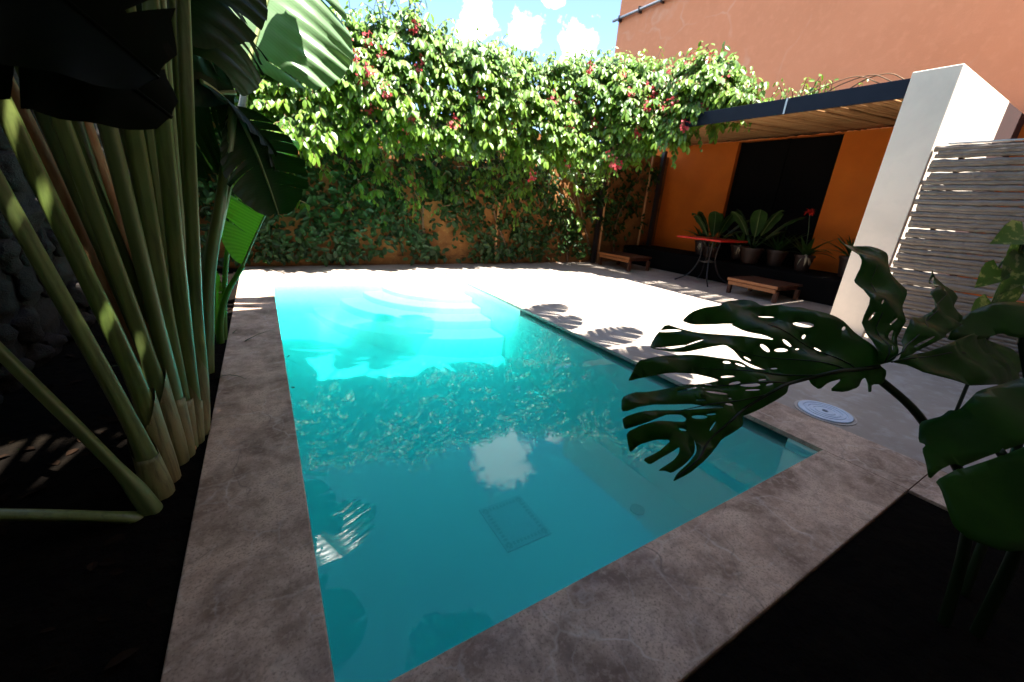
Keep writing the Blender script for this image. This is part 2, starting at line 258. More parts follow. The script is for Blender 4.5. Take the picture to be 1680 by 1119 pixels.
LEAF = {'blade':[[(-0.0003,0.0035),(-0.0074,0.0506),(-0.0142,0.076),(-0.0316,0.1126),(-0.0522,0.1351),(-0.0775,0.1475),(-0.1097,0.1617),(-0.139,0.1735),(-0.1534,0.1847),(-0.1821,0.1881),(-0.2081,0.1982),(-0.2524,0.1977),(-0.2762,0.2128),(-0.3104,0.2186),(-0.3562,0.2083),(-0.3874,0.1922),(-0.3949,0.1828),(-0.4476,0.1758),(-0.4771,0.1645),(-0.5146,0.1309),(-0.4803,0.1264),(-0.4202,0.13),(-0.3749,0.1242),(-0.35,0.0954),(-0.3073,0.08),(-0.2807,0.0676),(-0.3232,0.0736),(-0.3606,0.0833),(-0.4239,0.0937),(-0.4894,0.091),(-0.5318,0.0988),(-0.5729,0.1103),(-0.5969,0.0835),(-0.6216,0.0504),(-0.6425,0.0245),(-0.5741,0.0214),(-0.5408,0.022),(-0.4858,0.0321),(-0.4241,0.048),(-0.3993,0.0336),(-0.3802,0.0113),(-0.3482,-0.0005),(-0.3065,-0.0172),(-0.3594,-0.0145),(-0.3856,0.0048),(-0.4491,0.0059),(-0.5091,0.0141),(-0.5515,0.0149),(-0.6143,-0.0004),(-0.6633,-0.016),(-0.6988,-0.0266),(-0.7133,-0.0548),(-0.7339,-0.0827),(-0.718,-0.0771),(-0.689,-0.0659),(-0.607,-0.0481),(-0.5217,-0.0349),(-0.4753,-0.0429),(-0.4553,-0.052),(-0.4927,-0.0616),(-0.531,-0.0712),(-0.5798,-0.0806),(-0.633,-0.0912),(-0.6846,-0.1025),(-0.7125,-0.1085),(-0.7435,-0.1211),(-0.7697,-0.1344),(-0.7759,-0.168),(-0.7578,-0.1653),(-0.7359,-0.1557),(-0.6639,-0.1356),(-0.5798,-0.129),(-0.5414,-0.134),(-0.485,-0.1297),(-0.4865,-0.1349),(-0.5718,-0.1424),(-0.6284,-0.1476),(-0.673,-0.1553),(-0.7325,-0.1668),(-0.7646,-0.1774),(-0.7767,-0.1851),(-0.772,-0.2074),(-0.7505,-0.2003),(-0.7267,-0.1933),(-0.6878,-0.1777),(-0.6476,-0.1616),(-0.6027,-0.1555),(-0.5837,-0.1639),(-0.5899,-0.1711),(-0.6347,-0.177),(-0.6889,-0.1834),(-0.7268,-0.1942),(-0.7659,-0.2129),(-0.7609,-0.2355),(-0.7566,-0.2551),(-0.7285,-0.2338),(-0.6858,-0.2217),(-0.6485,-0.2215),(-0.6673,-0.2373),(-0.6862,-0.2501),(-0.7242,-0.2661),(-0.7101,-0.2782),(-0.6785,-0.262),(-0.6499,-0.2475),(-0.6277,-0.2344),(-0.6352,-0.2513),(-0.6516,-0.2673),(-0.6951,-0.2903),(-0.674,-0.2895),(-0.66,-0.2945),(-0.6307,-0.2773),(-0.5986,-0.2518),(-0.58,-0.2306),(-0.568,-0.2092),(-0.5717,-0.2256),(-0.5861,-0.2445),(-0.6193,-0.2725),(-0.6475,-0.2949),(-0.6598,-0.312),(-0.6365,-0.3021),(-0.6192,-0.294),(-0.5751,-0.2641),(-0.5436,-0.2471),(-0.5132,-0.2272),(-0.4933,-0.2073),(-0.4587,-0.1884),(-0.4299,-0.1718),(-0.4166,-0.1456),(-0.3949,-0.1389),(-0.3626,-0.126),(-0.3188,-0.1012),(-0.2921,-0.0853),(-0.2748,-0.0625),(-0.2459,-0.0484),(-0.2128,-0.0424),(-0.2043,-0.055),(-0.1816,-0.0679),(-0.1647,-0.0514),(-0.1289,-0.0423),(-0.1595,-0.0712),(-0.1235,-0.0768),(-0.085,-0.0631),(-0.0494,-0.035),(-0.0339,-0.0275),(-0.0347,-0.0468),(-0.0664,-0.0767),(-0.0529,-0.0744),(-0.0217,-0.0475),(0.0122,-0.0457),(0.0233,-0.0128)],[[(-0.2921,0.0391),(-0.2975,0.0379),(-0.3052,0.0405),(-0.3122,0.046),(-0.3159,0.0523),(-0.3148,0.0569),(-0.3094,0.0582),(-0.3017,0.0556),(-0.2946,0.0501),(-0.291,0.0438)],[(-0.3455,0.0128),(-0.3501,0.0107),(-0.3567,0.0113),(-0.3627,0.0143),(-0.3659,0.0186),(-0.3651,0.0226),(-0.3605,0.0247),(-0.3538,0.0242),(-0.3478,0.0211),(-0.3446,0.0168)],[(-0.2337,0.0526),(-0.2396,0.0509),(-0.2475,0.0532),(-0.2543,0.0586),(-0.2575,0.065),(-0.2558,0.0701),(-0.2499,0.0718),(-0.242,0.0695),(-0.2351,0.0641),(-0.232,0.0576)],[(-0.2465,0.0398),(-0.2519,0.0364),(-0.2611,0.0351),(-0.2704,0.0363),(-0.2765,0.0397),(-0.277,0.0439),(-0.2717,0.0473),(-0.2625,0.0486),(-0.2531,0.0473),(-0.2469,0.044)],[(-0.2089,0.0467),(-0.211,0.0443),(-0.2149,0.0425),(-0.219,0.042),(-0.2218,0.043),(-0.2222,0.0452),(-0.22,0.0476),(-0.2161,0.0495),(-0.212,0.0499),(-0.2092,0.0489)],[(-0.3126,0.0105),(-0.3149,0.0085),(-0.3198,0.0069),(-0.3254,0.0063),(-0.3295,0.0069),(-0.3306,0.0085),(-0.3282,0.0106),(-0.3234,0.0122),(-0.3178,0.0128),(-0.3137,0.0122)],[(-0.4231,-0.0053),(-0.4266,-0.0079),(-0.4325,-0.0089),(-0.4387,-0.008),(-0.4426,-0.0055),(-0.4429,-0.0024),(-0.4395,0.0001),(-0.4335,0.0011),(-0.4273,0.0002),(-0.4233,-0.0023)],[(-0.3812,-0.0122),(-0.3859,-0.0145),(-0.3939,-0.0145),(-0.4019,-0.0122),(-0.4071,-0.0084),(-0.4073,-0.0046),(-0.4026,-0.0022),(-0.3947,-0.0022),(-0.3866,-0.0045),(-0.3814,-0.0084)],[(-0.2282,0.0048),(-0.2317,0.0026),(-0.2371,0.002),(-0.2422,0.0033),(-0.2451,0.0058),(-0.2448,0.0088),(-0.2412,0.0109),(-0.2359,0.0115),(-0.2307,0.0103),(-0.2278,0.0077)],[(-0.2798,-0.0099),(-0.2828,-0.0124),(-0.2879,-0.0137),(-0.2931,-0.0134),(-0.2965,-0.0116),(-0.2967,-0.009),(-0.2937,-0.0065),(-0.2886,-0.0052),(-0.2833,-0.0055),(-0.28,-0.0073)],[(-0.4203,-0.0426),(-0.4244,-0.0453),(-0.4325,-0.0468),(-0.4415,-0.0465),(-0.4481,-0.0446),(-0.4497,-0.0418),(-0.4457,-0.0392),(-0.4376,-0.0377),(-0.4285,-0.0379),(-0.4219,-0.0398)],[(-0.3875,-0.0471),(-0.3896,-0.0493),(-0.3936,-0.0509),(-0.398,-0.0513),(-0.4012,-0.0504),(-0.4019,-0.0485),(-0.3999,-0.0463),(-0.3959,-0.0447),(-0.3914,-0.0443),(-0.3882,-0.0452)],[(-0.447,-0.0675),(-0.4497,-0.0691),(-0.4556,-0.0703),(-0.4624,-0.0704),(-0.4675,-0.0694),(-0.469,-0.0678),(-0.4662,-0.0661),(-0.4604,-0.065),(-0.4536,-0.0649),(-0.4484,-0.0658)],[(-0.4114,-0.0605),(-0.4151,-0.0648),(-0.4223,-0.0678),(-0.4301,-0.0685),(-0.4357,-0.0667),(-0.437,-0.0629),(-0.4333,-0.0587),(-0.4262,-0.0556),(-0.4182,-0.0548),(-0.4126,-0.0567)],[(-0.3688,-0.0695),(-0.3754,-0.0737),(-0.3875,-0.0756),(-0.4003,-0.0742),(-0.4091,-0.0703),(-0.4105,-0.0653),(-0.404,-0.061),(-0.3919,-0.0591),(-0.379,-0.0604),(-0.3701,-0.0643)],[(-0.3467,-0.0533),(-0.3494,-0.0555),(-0.3548,-0.0573),(-0.3609,-0.0578),(-0.3654,-0.0571),(-0.3666,-0.0552),(-0.3641,-0.053),(-0.3587,-0.0512),(-0.3525,-0.0506),(-0.3479,-0.0514)],[(-0.3312,-0.0639),(-0.3336,-0.0666),(-0.339,-0.0693),(-0.3454,-0.0707),(-0.3503,-0.0705),(-0.3519,-0.0687),(-0.3496,-0.0659),(-0.3442,-0.0633),(-0.3378,-0.0618),(-0.3329,-0.062)],[(-0.369,-0.0807),(-0.3729,-0.0824),(-0.3815,-0.0834),(-0.3915,-0.0833),(-0.3991,-0.0823),(-0.4015,-0.0806),(-0.3977,-0.079),(-0.3891,-0.078),(-0.3791,-0.078),(-0.3714,-0.0791)],[(-0.4558,-0.0927),(-0.4637,-0.0967),(-0.4814,-0.0995),(-0.5021,-0.1),(-0.5178,-0.0981),(-0.5228,-0.0944),(-0.5152,-0.0904),(-0.4977,-0.0876),(-0.4769,-0.087),(-0.4608,-0.089)],[(-0.4836,-0.0677),(-0.4869,-0.07),(-0.4934,-0.0712),(-0.5006,-0.0709),(-0.5059,-0.0693),(-0.5072,-0.0669),(-0.504,-0.0647),(-0.4975,-0.0635),(-0.4902,-0.0637),(-0.4849,-0.0654)],[(-0.5281,-0.0985),(-0.5303,-0.0999),(-0.5356,-0.1011),(-0.5418,-0.1017),(-0.5467,-0.1013),(-0.5483,-0.1002),(-0.546,-0.0988),(-0.5408,-0.0976),(-0.5345,-0.0971),(-0.5297,-0.0974)],[(-0.5152,-0.081),(-0.5168,-0.0824),(-0.5204,-0.0835),(-0.5245,-0.0838),(-0.5276,-0.0834),(-0.5285,-0.0822),(-0.5269,-0.0808),(-0.5234,-0.0797),(-0.5193,-0.0793),(-0.5162,-0.0798)],[(-0.4467,-0.121),(-0.4504,-0.124),(-0.4583,-0.1263),(-0.4674,-0.127),(-0.4741,-0.1259),(-0.4761,-0.1233),(-0.4725,-0.1203),(-0.4647,-0.118),(-0.4556,-0.1172),(-0.4487,-0.1184)],[(-0.4146,-0.0998),(-0.418,-0.1024),(-0.4248,-0.104),(-0.4323,-0.1041),(-0.4378,-0.1025),(-0.439,-0.1),(-0.4357,-0.0974),(-0.4289,-0.0957),(-0.4213,-0.0957),(-0.4159,-0.0972)],[(-0.4444,-0.1035),(-0.4459,-0.1049),(-0.4489,-0.1059),(-0.4523,-0.1062),(-0.4549,-0.1056),(-0.4556,-0.1044),(-0.4541,-0.1031),(-0.4511,-0.102),(-0.4476,-0.1017),(-0.4451,-0.1023)],[(-0.5314,-0.1585),(-0.5364,-0.162),(-0.5467,-0.164),(-0.5584,-0.1637),(-0.567,-0.1613),(-0.5693,-0.1577),(-0.5644,-0.1543),(-0.5542,-0.1522),(-0.5424,-0.1525),(-0.5337,-0.1549)],[(-0.5883,-0.1916),(-0.5916,-0.1941),(-0.5986,-0.1956),(-0.6066,-0.1955),(-0.6125,-0.1938),(-0.6142,-0.1912),(-0.6109,-0.1887),(-0.6039,-0.1872),(-0.5959,-0.1874),(-0.5899,-0.189)],[(-0.5094,-0.1778),(-0.5134,-0.1834),(-0.5173,-0.1866),(-0.5196,-0.1862),(-0.5193,-0.1824),(-0.5167,-0.1765),(-0.5127,-0.1709),(-0.5087,-0.1676),(-0.5064,-0.168),(-0.5067,-0.1719)],[(-0.5085,-0.1507),(-0.5112,-0.1523),(-0.5173,-0.1537),(-0.5245,-0.1542),(-0.5301,-0.1537),(-0.5319,-0.1524),(-0.5293,-0.1507),(-0.5232,-0.1494),(-0.5159,-0.1488),(-0.5103,-0.1493)],[(-0.5724,-0.2168),(-0.5766,-0.2219),(-0.5807,-0.2246),(-0.5831,-0.2239),(-0.5828,-0.2201),(-0.58,-0.2146),(-0.5758,-0.2095),(-0.5717,-0.2067),(-0.5693,-0.2074),(-0.5696,-0.2112)],[(-0.5328,0.0926),(-0.5394,0.089),(-0.5544,0.0864),(-0.572,0.0858),(-0.5855,0.0873),(-0.5898,0.0905),(-0.5834,0.0941),(-0.5685,0.0967),(-0.5508,0.0974),(-0.5371,0.0958)],[(-0.538,0.0411),(-0.5474,0.0361),(-0.5698,0.031),(-0.5964,0.0277),(-0.6171,0.0274),(-0.6244,0.0302),(-0.6156,0.0351),(-0.5937,0.0402),(-0.5669,0.0436),(-0.5455,0.0439)],[(-0.4883,0.0582),(-0.4927,0.055),(-0.504,0.0501),(-0.5179,0.0453),(-0.5291,0.0425),(-0.5333,0.0427),(-0.5291,0.0458),(-0.518,0.0508),(-0.5041,0.0556),(-0.4927,0.0585)],[(-0.2306,0.1587),(-0.2361,0.1565),(-0.2472,0.1559),(-0.2597,0.1571),(-0.2688,0.1597),(-0.2712,0.1626),(-0.2658,0.1648),(-0.2548,0.1654),(-0.2422,0.1642),(-0.233,0.1616)],[(-0.1496,0.1184),(-0.1585,0.1141),(-0.1721,0.114),(-0.1853,0.1183),(-0.1931,0.1252),(-0.1925,0.1322),(-0.1837,0.1366),(-0.1701,0.1367),(-0.1567,0.1324),(-0.1489,0.1254)],[(-0.3727,0.1238),(-0.3803,0.1204),(-0.3964,0.1186),(-0.4149,0.1191),(-0.4288,0.1218),(-0.4329,0.1255),(-0.4256,0.129),(-0.4096,0.1308),(-0.3909,0.1303),(-0.3768,0.1276)],[(-0.1353,0.0468),(-0.1399,0.0456),(-0.1447,0.0473),(-0.1481,0.0513),(-0.1487,0.0562),(-0.1462,0.06),(-0.1417,0.0612),(-0.1368,0.0595),(-0.1334,0.0554),(-0.1329,0.0506)],[(-0.1664,0.0949),(-0.1656,0.0908),(-0.1675,0.0867),(-0.1713,0.0842),(-0.1755,0.0842),(-0.1787,0.0866),(-0.1795,0.0907),(-0.1776,0.0948),(-0.1739,0.0973),(-0.1696,0.0974)],[(-0.1178,0.105),(-0.1171,0.1009),(-0.1191,0.0967),(-0.123,0.0942),(-0.1274,0.0941),(-0.1305,0.0966),(-0.1313,0.1007),(-0.1293,0.1049),(-0.1254,0.1075),(-0.121,0.1076)],[(-0.0573,0.1168),(-0.0567,0.1126),(-0.0588,0.1084),(-0.0629,0.1057),(-0.0674,0.1057),(-0.0706,0.1082),(-0.0713,0.1124),(-0.0692,0.1167),(-0.0651,0.1194),(-0.0605,0.1194)],[(-0.5377,-0.1197),(-0.5403,-0.121),(-0.5463,-0.1218),(-0.5534,-0.122),(-0.5589,-0.1213),(-0.5607,-0.1201),(-0.5581,-0.1189),(-0.5521,-0.118),(-0.545,-0.1178),(-0.5395,-0.1185)],[(-0.5441,-0.0843),(-0.5493,-0.088),(-0.5627,-0.0927),(-0.579,-0.0966),(-0.592,-0.0983),(-0.5969,-0.0971),(-0.5918,-0.0935),(-0.5787,-0.0888),(-0.5623,-0.0848),(-0.5491,-0.0831)]]],'u1':[[(-0.0137,-0.0006),(-0.0186,0.0312),(-0.0151,0.076),(0.0091,0.1489),(0.0286,0.1955),(0.0507,0.2599),(0.0411,0.2819),(0.07,0.3217),(0.0789,0.3508),(0.0864,0.386),(0.0809,0.4195),(0.0548,0.4348),(0.0502,0.4516),(0.0602,0.4566),(0.077,0.4375),(0.1231,0.4456),(0.1884,0.4526),(0.2203,0.4409),(0.2348,0.4198),(0.2164,0.3698),(0.1925,0.3262),(0.1939,0.2827),(0.1982,0.2514),(0.1617,0.1944),(0.1418,0.152),(0.0964,0.0985),(0.0505,0.0475),(0.0216,0.0072)],[[(0.0681,0.1952),(0.0652,0.191),(0.0615,0.1881),(0.0586,0.1877),(0.0574,0.1899),(0.0585,0.1938),(0.0614,0.198),(0.0651,0.2009),(0.0681,0.2014),(0.0692,0.1992)],[(0.0408,0.1555),(0.0367,0.1493),(0.032,0.1452),(0.0283,0.1447),(0.0272,0.1481),(0.029,0.1539),(0.0331,0.1602),(0.0379,0.1644),(0.0416,0.1649),(0.0427,0.1615)],[(0.0812,0.0953),(0.0719,0.0849),(0.0635,0.0787),(0.059,0.079),(0.0602,0.0857),(0.0667,0.0963),(0.076,0.1068),(0.0846,0.1132),(0.0891,0.1129),(0.0878,0.106)],[(-0.0317,0.0245),(-0.0308,0.0201),(-0.0329,0.0158),(-0.037,0.0133),(-0.0416,0.0136),(-0.045,0.0164),(-0.0459,0.0209),(-0.0439,0.0251),(-0.0397,0.0276),(-0.0351,0.0274)],[(0.0301,0.0453),(0.0271,0.0408),(0.0237,0.0379),(0.0213,0.0376),(0.0207,0.0401),(0.0222,0.0445),(0.0252,0.049),(0.0286,0.0519),(0.031,0.0522),(0.0316,0.0497)],[(0.1015,0.1395),(0.0951,0.1347),(0.0897,0.1325),(0.0874,0.1337),(0.0889,0.1378),(0.0938,0.1433),(0.1002,0.1481),(0.1056,0.1503),(0.108,0.1491),(0.1064,0.145)]]],'u2':[[(0.0216,0.0072),(0.0641,0.058),(0.119,0.1201),(0.139,0.1467),(0.1781,0.1656),(0.2225,0.1716),(0.2776,0.1993),(0.3256,0.2546),(0.3364,0.2834),(0.3936,0.3146),(0.45,0.3582),(0.4995,0.4083),(0.5276,0.4409),(0.5626,0.4441),(0.6085,0.4275),(0.6288,0.3942),(0.6185,0.3564),(0.5632,0.2843),(0.5236,0.2453),(0.4668,0.2052),(0.3939,0.1722),(0.2899,0.1242),(0.1928,0.0794),(0.102,0.0375),(0.0359,0.0043)],[[(0.4763,0.3492),(0.4453,0.32),(0.4209,0.3032),(0.4118,0.3045),(0.4211,0.3235),(0.4459,0.3535),(0.4773,0.3835),(0.5031,0.4017),(0.5128,0.4004),(0.5023,0.3801)],[(0.1691,0.0837),(0.1639,0.0783),(0.1496,0.0698),(0.1319,0.0616),(0.1174,0.0567),(0.1115,0.0569),(0.1165,0.0622),(0.1305,0.0705),(0.1483,0.0788),(0.1631,0.0839)]]],'u4':[[(0.0,0.0),(0.0644,0.0233),(0.1512,0.0439),(0.2787,0.0919),(0.4144,0.1394),(0.5476,0.1712),(0.6864,0.2),(0.9886,0.2582),(1.1309,0.2639),(0.9902,0.1143),(0.7964,0.0401),(0.4184,-0.0237),(0.2534,-0.0507),(0.1572,-0.0514),(0.0858,-0.0303),(0.0476,-0.0082)],[]],'u3':[[(-0.2282,-0.0391),(-0.1975,-0.0047),(-0.1479,0.0379),(-0.0643,0.0843),(0.0192,0.1069),(0.1115,0.112),(0.2256,0.0968),(0.1277,-0.0459),(0.0554,-0.0368),(-0.0173,-0.0277),(-0.037,-0.0116),(-0.1007,-0.0323),(-0.1629,-0.0414)],[]],'low':[[(-0.1161,0.0936),(-0.0886,0.0996),(-0.0667,0.1027),(-0.0467,0.1163),(-0.0315,0.1114),(0.0048,0.1391),(0.0377,0.1621),(0.1063,0.1812),(0.1835,0.2025),(0.3079,0.2191),(0.2502,0.0418),(0.1017,-0.1325),(-0.0227,-0.2172),(-0.0916,-0.2223),(-0.1471,-0.1963),(-0.1655,-0.1659),(-0.1647,-0.1335),(-0.1584,-0.0801),(-0.1617,-0.0624),(-0.0996,-0.036),(-0.0783,-0.0313),(-0.0987,-0.021),(-0.1383,-0.0368),(-0.1736,-0.0603),(-0.1606,-0.0201),(-0.1499,0.0184),(-0.1339,0.0301),(-0.1473,0.0393)],[[(0.0789,0.0181),(0.0621,0.0091),(0.0203,-0.0062),(-0.0308,-0.0219),(-0.072,-0.0322),(-0.0872,-0.0331),(-0.0705,-0.024),(-0.0281,-0.0086),(0.0233,0.0073),(0.0642,0.0174)],[(-0.0117,-0.0092),(-0.0149,-0.0125),(-0.0221,-0.0162),(-0.0307,-0.0188),(-0.0373,-0.0194),(-0.0395,-0.0178),(-0.0363,-0.0145),(-0.029,-0.0108),(-0.0205,-0.0082),(-0.0138,-0.0076)]]],'mid':[(0.0,0.0),(-0.1298,-0.0218),(-0.2883,-0.0624),(-0.4041,-0.1249),(-0.4813,-0.1752),(-0.5561,-0.2354),(-0.6499,-0.3035)]}
PA = [(1.4143, 0.358, 0.8289), (0.931, -0.3486, -0.1083), (0.3185, 0.6308, 0.7076), (-0.1783, -0.6933, 0.6983)]
PB = [(1.5222, 0.0875, 0.6998), (0.7358, -0.6256, 0.2591), (0.3546, 0.682, 0.6397), (-0.5769, -0.3788, 0.7237)]
PC = [(2.0568, 0.2184, 0.9276), (0.8566, -0.5111, 0.0701), (0.3468, 0.6711, 0.6553), (-0.382, -0.537, 0.7521)]

# ------------------------------------------------------------------ setting: ground, pool, coping, deck
def grid_slab(name, xs, ys, z0, z1, skip, m, parent=None, bevel=0):
    nx, ny = len(xs)-1, len(ys)-1; cells = {(i, j) for i in range(nx) for j in range(ny)}-set(skip); V = []; idx = {}; F = []
    def v(i, j, z):
        k = (i, j, z)
        if k not in idx: idx[k] = len(V); V.append((xs[i], ys[j], z))
        return idx[k]
    for i, j in cells:
        F.append((v(i, j, z1), v(i+1, j, z1), v(i+1, j+1, z1), v(i, j+1, z1)))
        if z0 is None: continue
        F.append((v(i, j, z0), v(i, j+1, z0), v(i+1, j+1, z0), v(i+1, j, z0)))
        for (di, dj, a, b) in ((-1, 0, (0, 1), (0, 0)), (1, 0, (1, 0), (1, 1)), (0, -1, (0, 0), (1, 0)), (0, 1, (1, 1), (0, 1))):
            if (i+di, j+dj) not in cells:
                A = (i+a[0], j+a[1]); B = (i+b[0], j+b[1]); F.append((v(*A, z0), v(*B, z0), v(*B, z1), v(*A, z1)))
    return obj(name, V, F, m, parent, bevel=bevel)
PX0, PX1, PY0, PY1 = 0.03, 2.60, 0.72, 6.40
OUT = 0.345; WALLY = 7.36; BX = 8.85; FLOOR = -0.97; WL = -0.055
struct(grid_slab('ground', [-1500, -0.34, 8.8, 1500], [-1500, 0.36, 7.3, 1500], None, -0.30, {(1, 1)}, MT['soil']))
cop = struct(grid_slab('pool_coping', [-0.35, PX0, PX1], [OUT, PY0, 5.83], -0.07, 0.0, {(1, 1)}, MT['coping'], bevel=.006))
struct(grid_slab('pool_coping_far', [-0.35, PX0, PX1], [5.845, PY1, WALLY], -0.07, 0.0, {(1, 0)}, MT['deck'], bevel=.006))  # far coping in sun: deck colour stands in for the sunlit look
struct(grid_slab('pool_coping_edge', [PX1, 3.0], [OUT, 1.5], -0.028, 0.0, set(), MT['coping']))
struct(grid_slab('pool_coping_side', [PX1, 3.0], [1.5005, WALLY], -0.028, 0.0, set(), MT['deck']))  # sunlit stretch of the same coping, recoloured with the deck material
struct(grid_slab('coping_bed', [PX1+.22, 3.0], [OUT+.003, WALLY], -0.3, -0.029, set(), MT['coping']))
struct(grid_slab('patio_deck', [3.0, 4.69, 4.715, BX+.02], [-4, 4.03, 6.75, WALLY], -0.12, 0.0, {(1, 1)}, MT['deck']))
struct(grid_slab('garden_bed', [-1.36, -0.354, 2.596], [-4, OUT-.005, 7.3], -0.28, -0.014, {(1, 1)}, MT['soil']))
struct(grid_slab('deck_panel', [PX1, 2.999], [-4, OUT-.004], -0.12, 0.0, set(), MT['coping'], bevel=.004))
box('drain_channel', 4.685, 4.72, 4.02, 6.76, -0.11, -0.07, MT['slotdark'])
tag(bpy.data.objects['drain_channel'], 'narrow dark slot drain cut into the sunlit deck', 'drain')
box('joint_strip', -0.348, PX0-.002, 5.83, 5.845, -0.068, -0.045, MT['slotdark'], cop)
basin = struct(grid_slab('pool_basin', [-0.34, PX1+.4], [OUT+.01, WALLY], -1.25, FLOOR, set(), MT['plaster']))
for nm, a in (('pool_wall', (-0.33, PX0-.004, OUT+.012, WALLY-.01, FLOOR, -0.0705)), ('pool_wall', (PX0-.004, PX1+.3, OUT+.012, PY0-.004, FLOOR, -0.0705)),
              ('pool_wall', (PX0-.004, PX1+.2, PY1+.004, WALLY-.01, FLOOR, -0.0705)),
              ('pool_wall', (PX1+.002, PX1+.2, 3.99, PY1+.004, FLOOR, -0.0285)), ('pool_wall', (PX1+.004, PX1+.2, PY0-.004, 3.99, FLOOR, -0.105))):
    box(nm, *a, MT['plaster'], basin)
box('overflow_slot', PX1+.155, PX1+.2, .90, 3.988, -0.1045, -0.0285, MT['slotdark'], basin)
box('overflow_cheek', PX1+.01, PX1+.19, PY0+.0, .90, -0.1045, -0.0285, MT['plaster'], basin)
# curved steps in the far right corner
for r, z in ((0.48, -0.085), (0.78, -0.135), (1.08, -0.19), (1.38, -0.26), (1.72, -0.35), (2.10, -0.47)):
    cx, cyy = PX1+.05, PY1+.05; n = 40; P = [(cx, cyy)]
    for k in range(n+1):
        t = math.pi + math.pi/2*k/n; P.append((cx+(r*1.0+.05)*math.cos(t), cyy+(r+.05)*math.sin(t)))
    N_ = len(P); V = [(x, y, FLOOR-.02-r*.01) for x, y in P]+[(x, y, z) for x, y in P]
    F = [tuple(range(N_-1, -1, -1)), tuple(range(N_, 2*N_))]+[(i, (i+1) % N_, (i+1) % N_+N_, i+N_) for i in range(N_)]
    obj('step', V, F, MT['plaster'], basin, bevel=.012)
# square floor drain and a round outlet
V = []; F = []
for k in range(31):
    t = k/30; y = 1.9+(PY1+.003-1.9)*t; zz = FLOOR-.012+.43*t*t*(3-2*t)
    V += [(PX0-.003, y, zz), (PX1+.001, y, zz)]
    if k: F.append((2*k-2, 2*k-1, 2*k+1, 2*k))
obj('floor_slope', V, F, MT['plaster'], basin, smooth=True)
dr = box('floor_drain', 1.14, 1.50, 1.67, 2.10, FLOOR, FLOOR+.012, MT['drain'], basin, bevel=.004)
for side in range(4):
    for k in range(12):
        t = (k+.7)/12.6
        if side == 0: a = (1.14+.36*t-.008, 1.14+.36*t+.008, 1.70, 1.725)
        elif side == 1: a = (1.14+.36*t-.008, 1.14+.36*t+.008, 2.045, 2.07)
        elif side == 2: a = (1.165, 1.19, 1.67+.43*t-.009, 1.67+.43*t+.009)
        else: a = (1.45, 1.475, 1.67+.43*t-.009, 1.67+.43*t+.009)
        box('grate_slot', *a, FLOOR+.0125, FLOOR+.015, MT['grate'], dr)
def disc(cx, cyy, r, z0, z1, n=40):
    V = [(cx+r*math.cos(2*math.pi*k/n), cyy+r*math.sin(2*math.pi*k/n), z) for z in (z0, z1) for k in range(n)]
    return V, [tuple(range(n-1, -1, -1)), tuple(range(n, 2*n))]+[(k, (k+1) % n, n+(k+1) % n, n+k) for k in range(n)]
V, F = disc(2.24, 1.56, .055, FLOOR, FLOOR+.012); obj('outlet_cap', V, F, MT['grate'], basin)
wt = struct(box('pool_water', PX0-.012, PX1+.17, PY0-.012, PY1+.012, FLOOR-.03, WL, MT['water']))
# skimmer lid set in the deck
sk = empty('skimmer_lid', (3.155, .935, 0)); tag(sk, 'round pale blue plastic access lid set in the shaded deck', 'lid')
def lathe(cx, cyy, prof, n=48):
    V = [(cx+r*math.cos(2*math.pi*k/n), cyy+r*math.sin(2*math.pi*k/n), z) for r, z in prof for k in range(n)]
    F = [(i*n+k, i*n+(k+1) % n, (i+1)*n+(k+1) % n, (i+1)*n+k) for i in range(len(prof)-1) for k in range(n)]
    return V, F
prof = [(0.155, .004), (0.155, .013), (.15, .015), (.128, .015), (.125, .011), (.118, .011), (.115, .015), (.098, .015), (.095, .011), (.089, .011), (.086, .015), (.068, .015), (.065, .011), (.059, .011), (.056, .015), (.02, .015), (.018, .008)]
V, F = lathe(3.155, .935, prof); obj('cover', V, F, MT['lid'], sk, smooth=False)
V, F = lathe(3.155, .935, [(.176, .001), (.176, .006), (.160, .006), (.158, .001)]); obj('rim', V, F, MT['galv'], sk)
V, F = disc(3.155, .935, .0185, .002, .0085, 16); obj('lifting_hole', V, F, MT['slotdark'], sk)

# ------------------------------------------------------------------ walls and buildings
gw = empty('garden_wall', (3.5, WALLY, 0)); tag(gw, 'ochre rendered garden wall behind the flowering creeper', 'wall')
V, F = boxvf(-2.4, BX-.003, WALLY, WALLY+.25, -.3, 2.55); obj('wall', V, F, MT['ochre'], gw)
box('base_band', -1.29, BX-.01, WALLY-.02, WALLY-.001, -.1, .16, MT['ochre'], gw, bevel=.01)
rw = empty('rubble_wall', (-1.45, 3, -.3)); tag(rw, 'rough dark rubble stone boundary wall behind the paddle leaf stalks', 'wall')
box('core', -1.75, -1.36, -4, WALLY-.003, -.3, 2.9, MT['mortar'], rw)
stones = []
for k in range(6):
    bm = bmesh.new(); bmesh.ops.create_icosphere(bm, subdivisions=3, radius=1)
    for v in bm.verts:
        d = v.co.normalized(); q = 1+.22*math.sin(3.1*d.x+k*2)*math.cos(2.7*d.y+k)+.16*math.sin(5*d.z+k*1.3)+.07*math.sin(9*d.x+4*d.y+k)*math.cos(8*d.z)+random.uniform(-.03, .03)
        v.co = Vector((d.x*.6, d.y, d.z))*q
    me = bpy.data.meshes.new('stone'); bm.to_mesh(me); bm.free(); me.materials.append(MT['stone']); me.polygons.foreach_set('use_smooth', [True]*len(me.polygons)); stones.append(me)
z = -.28
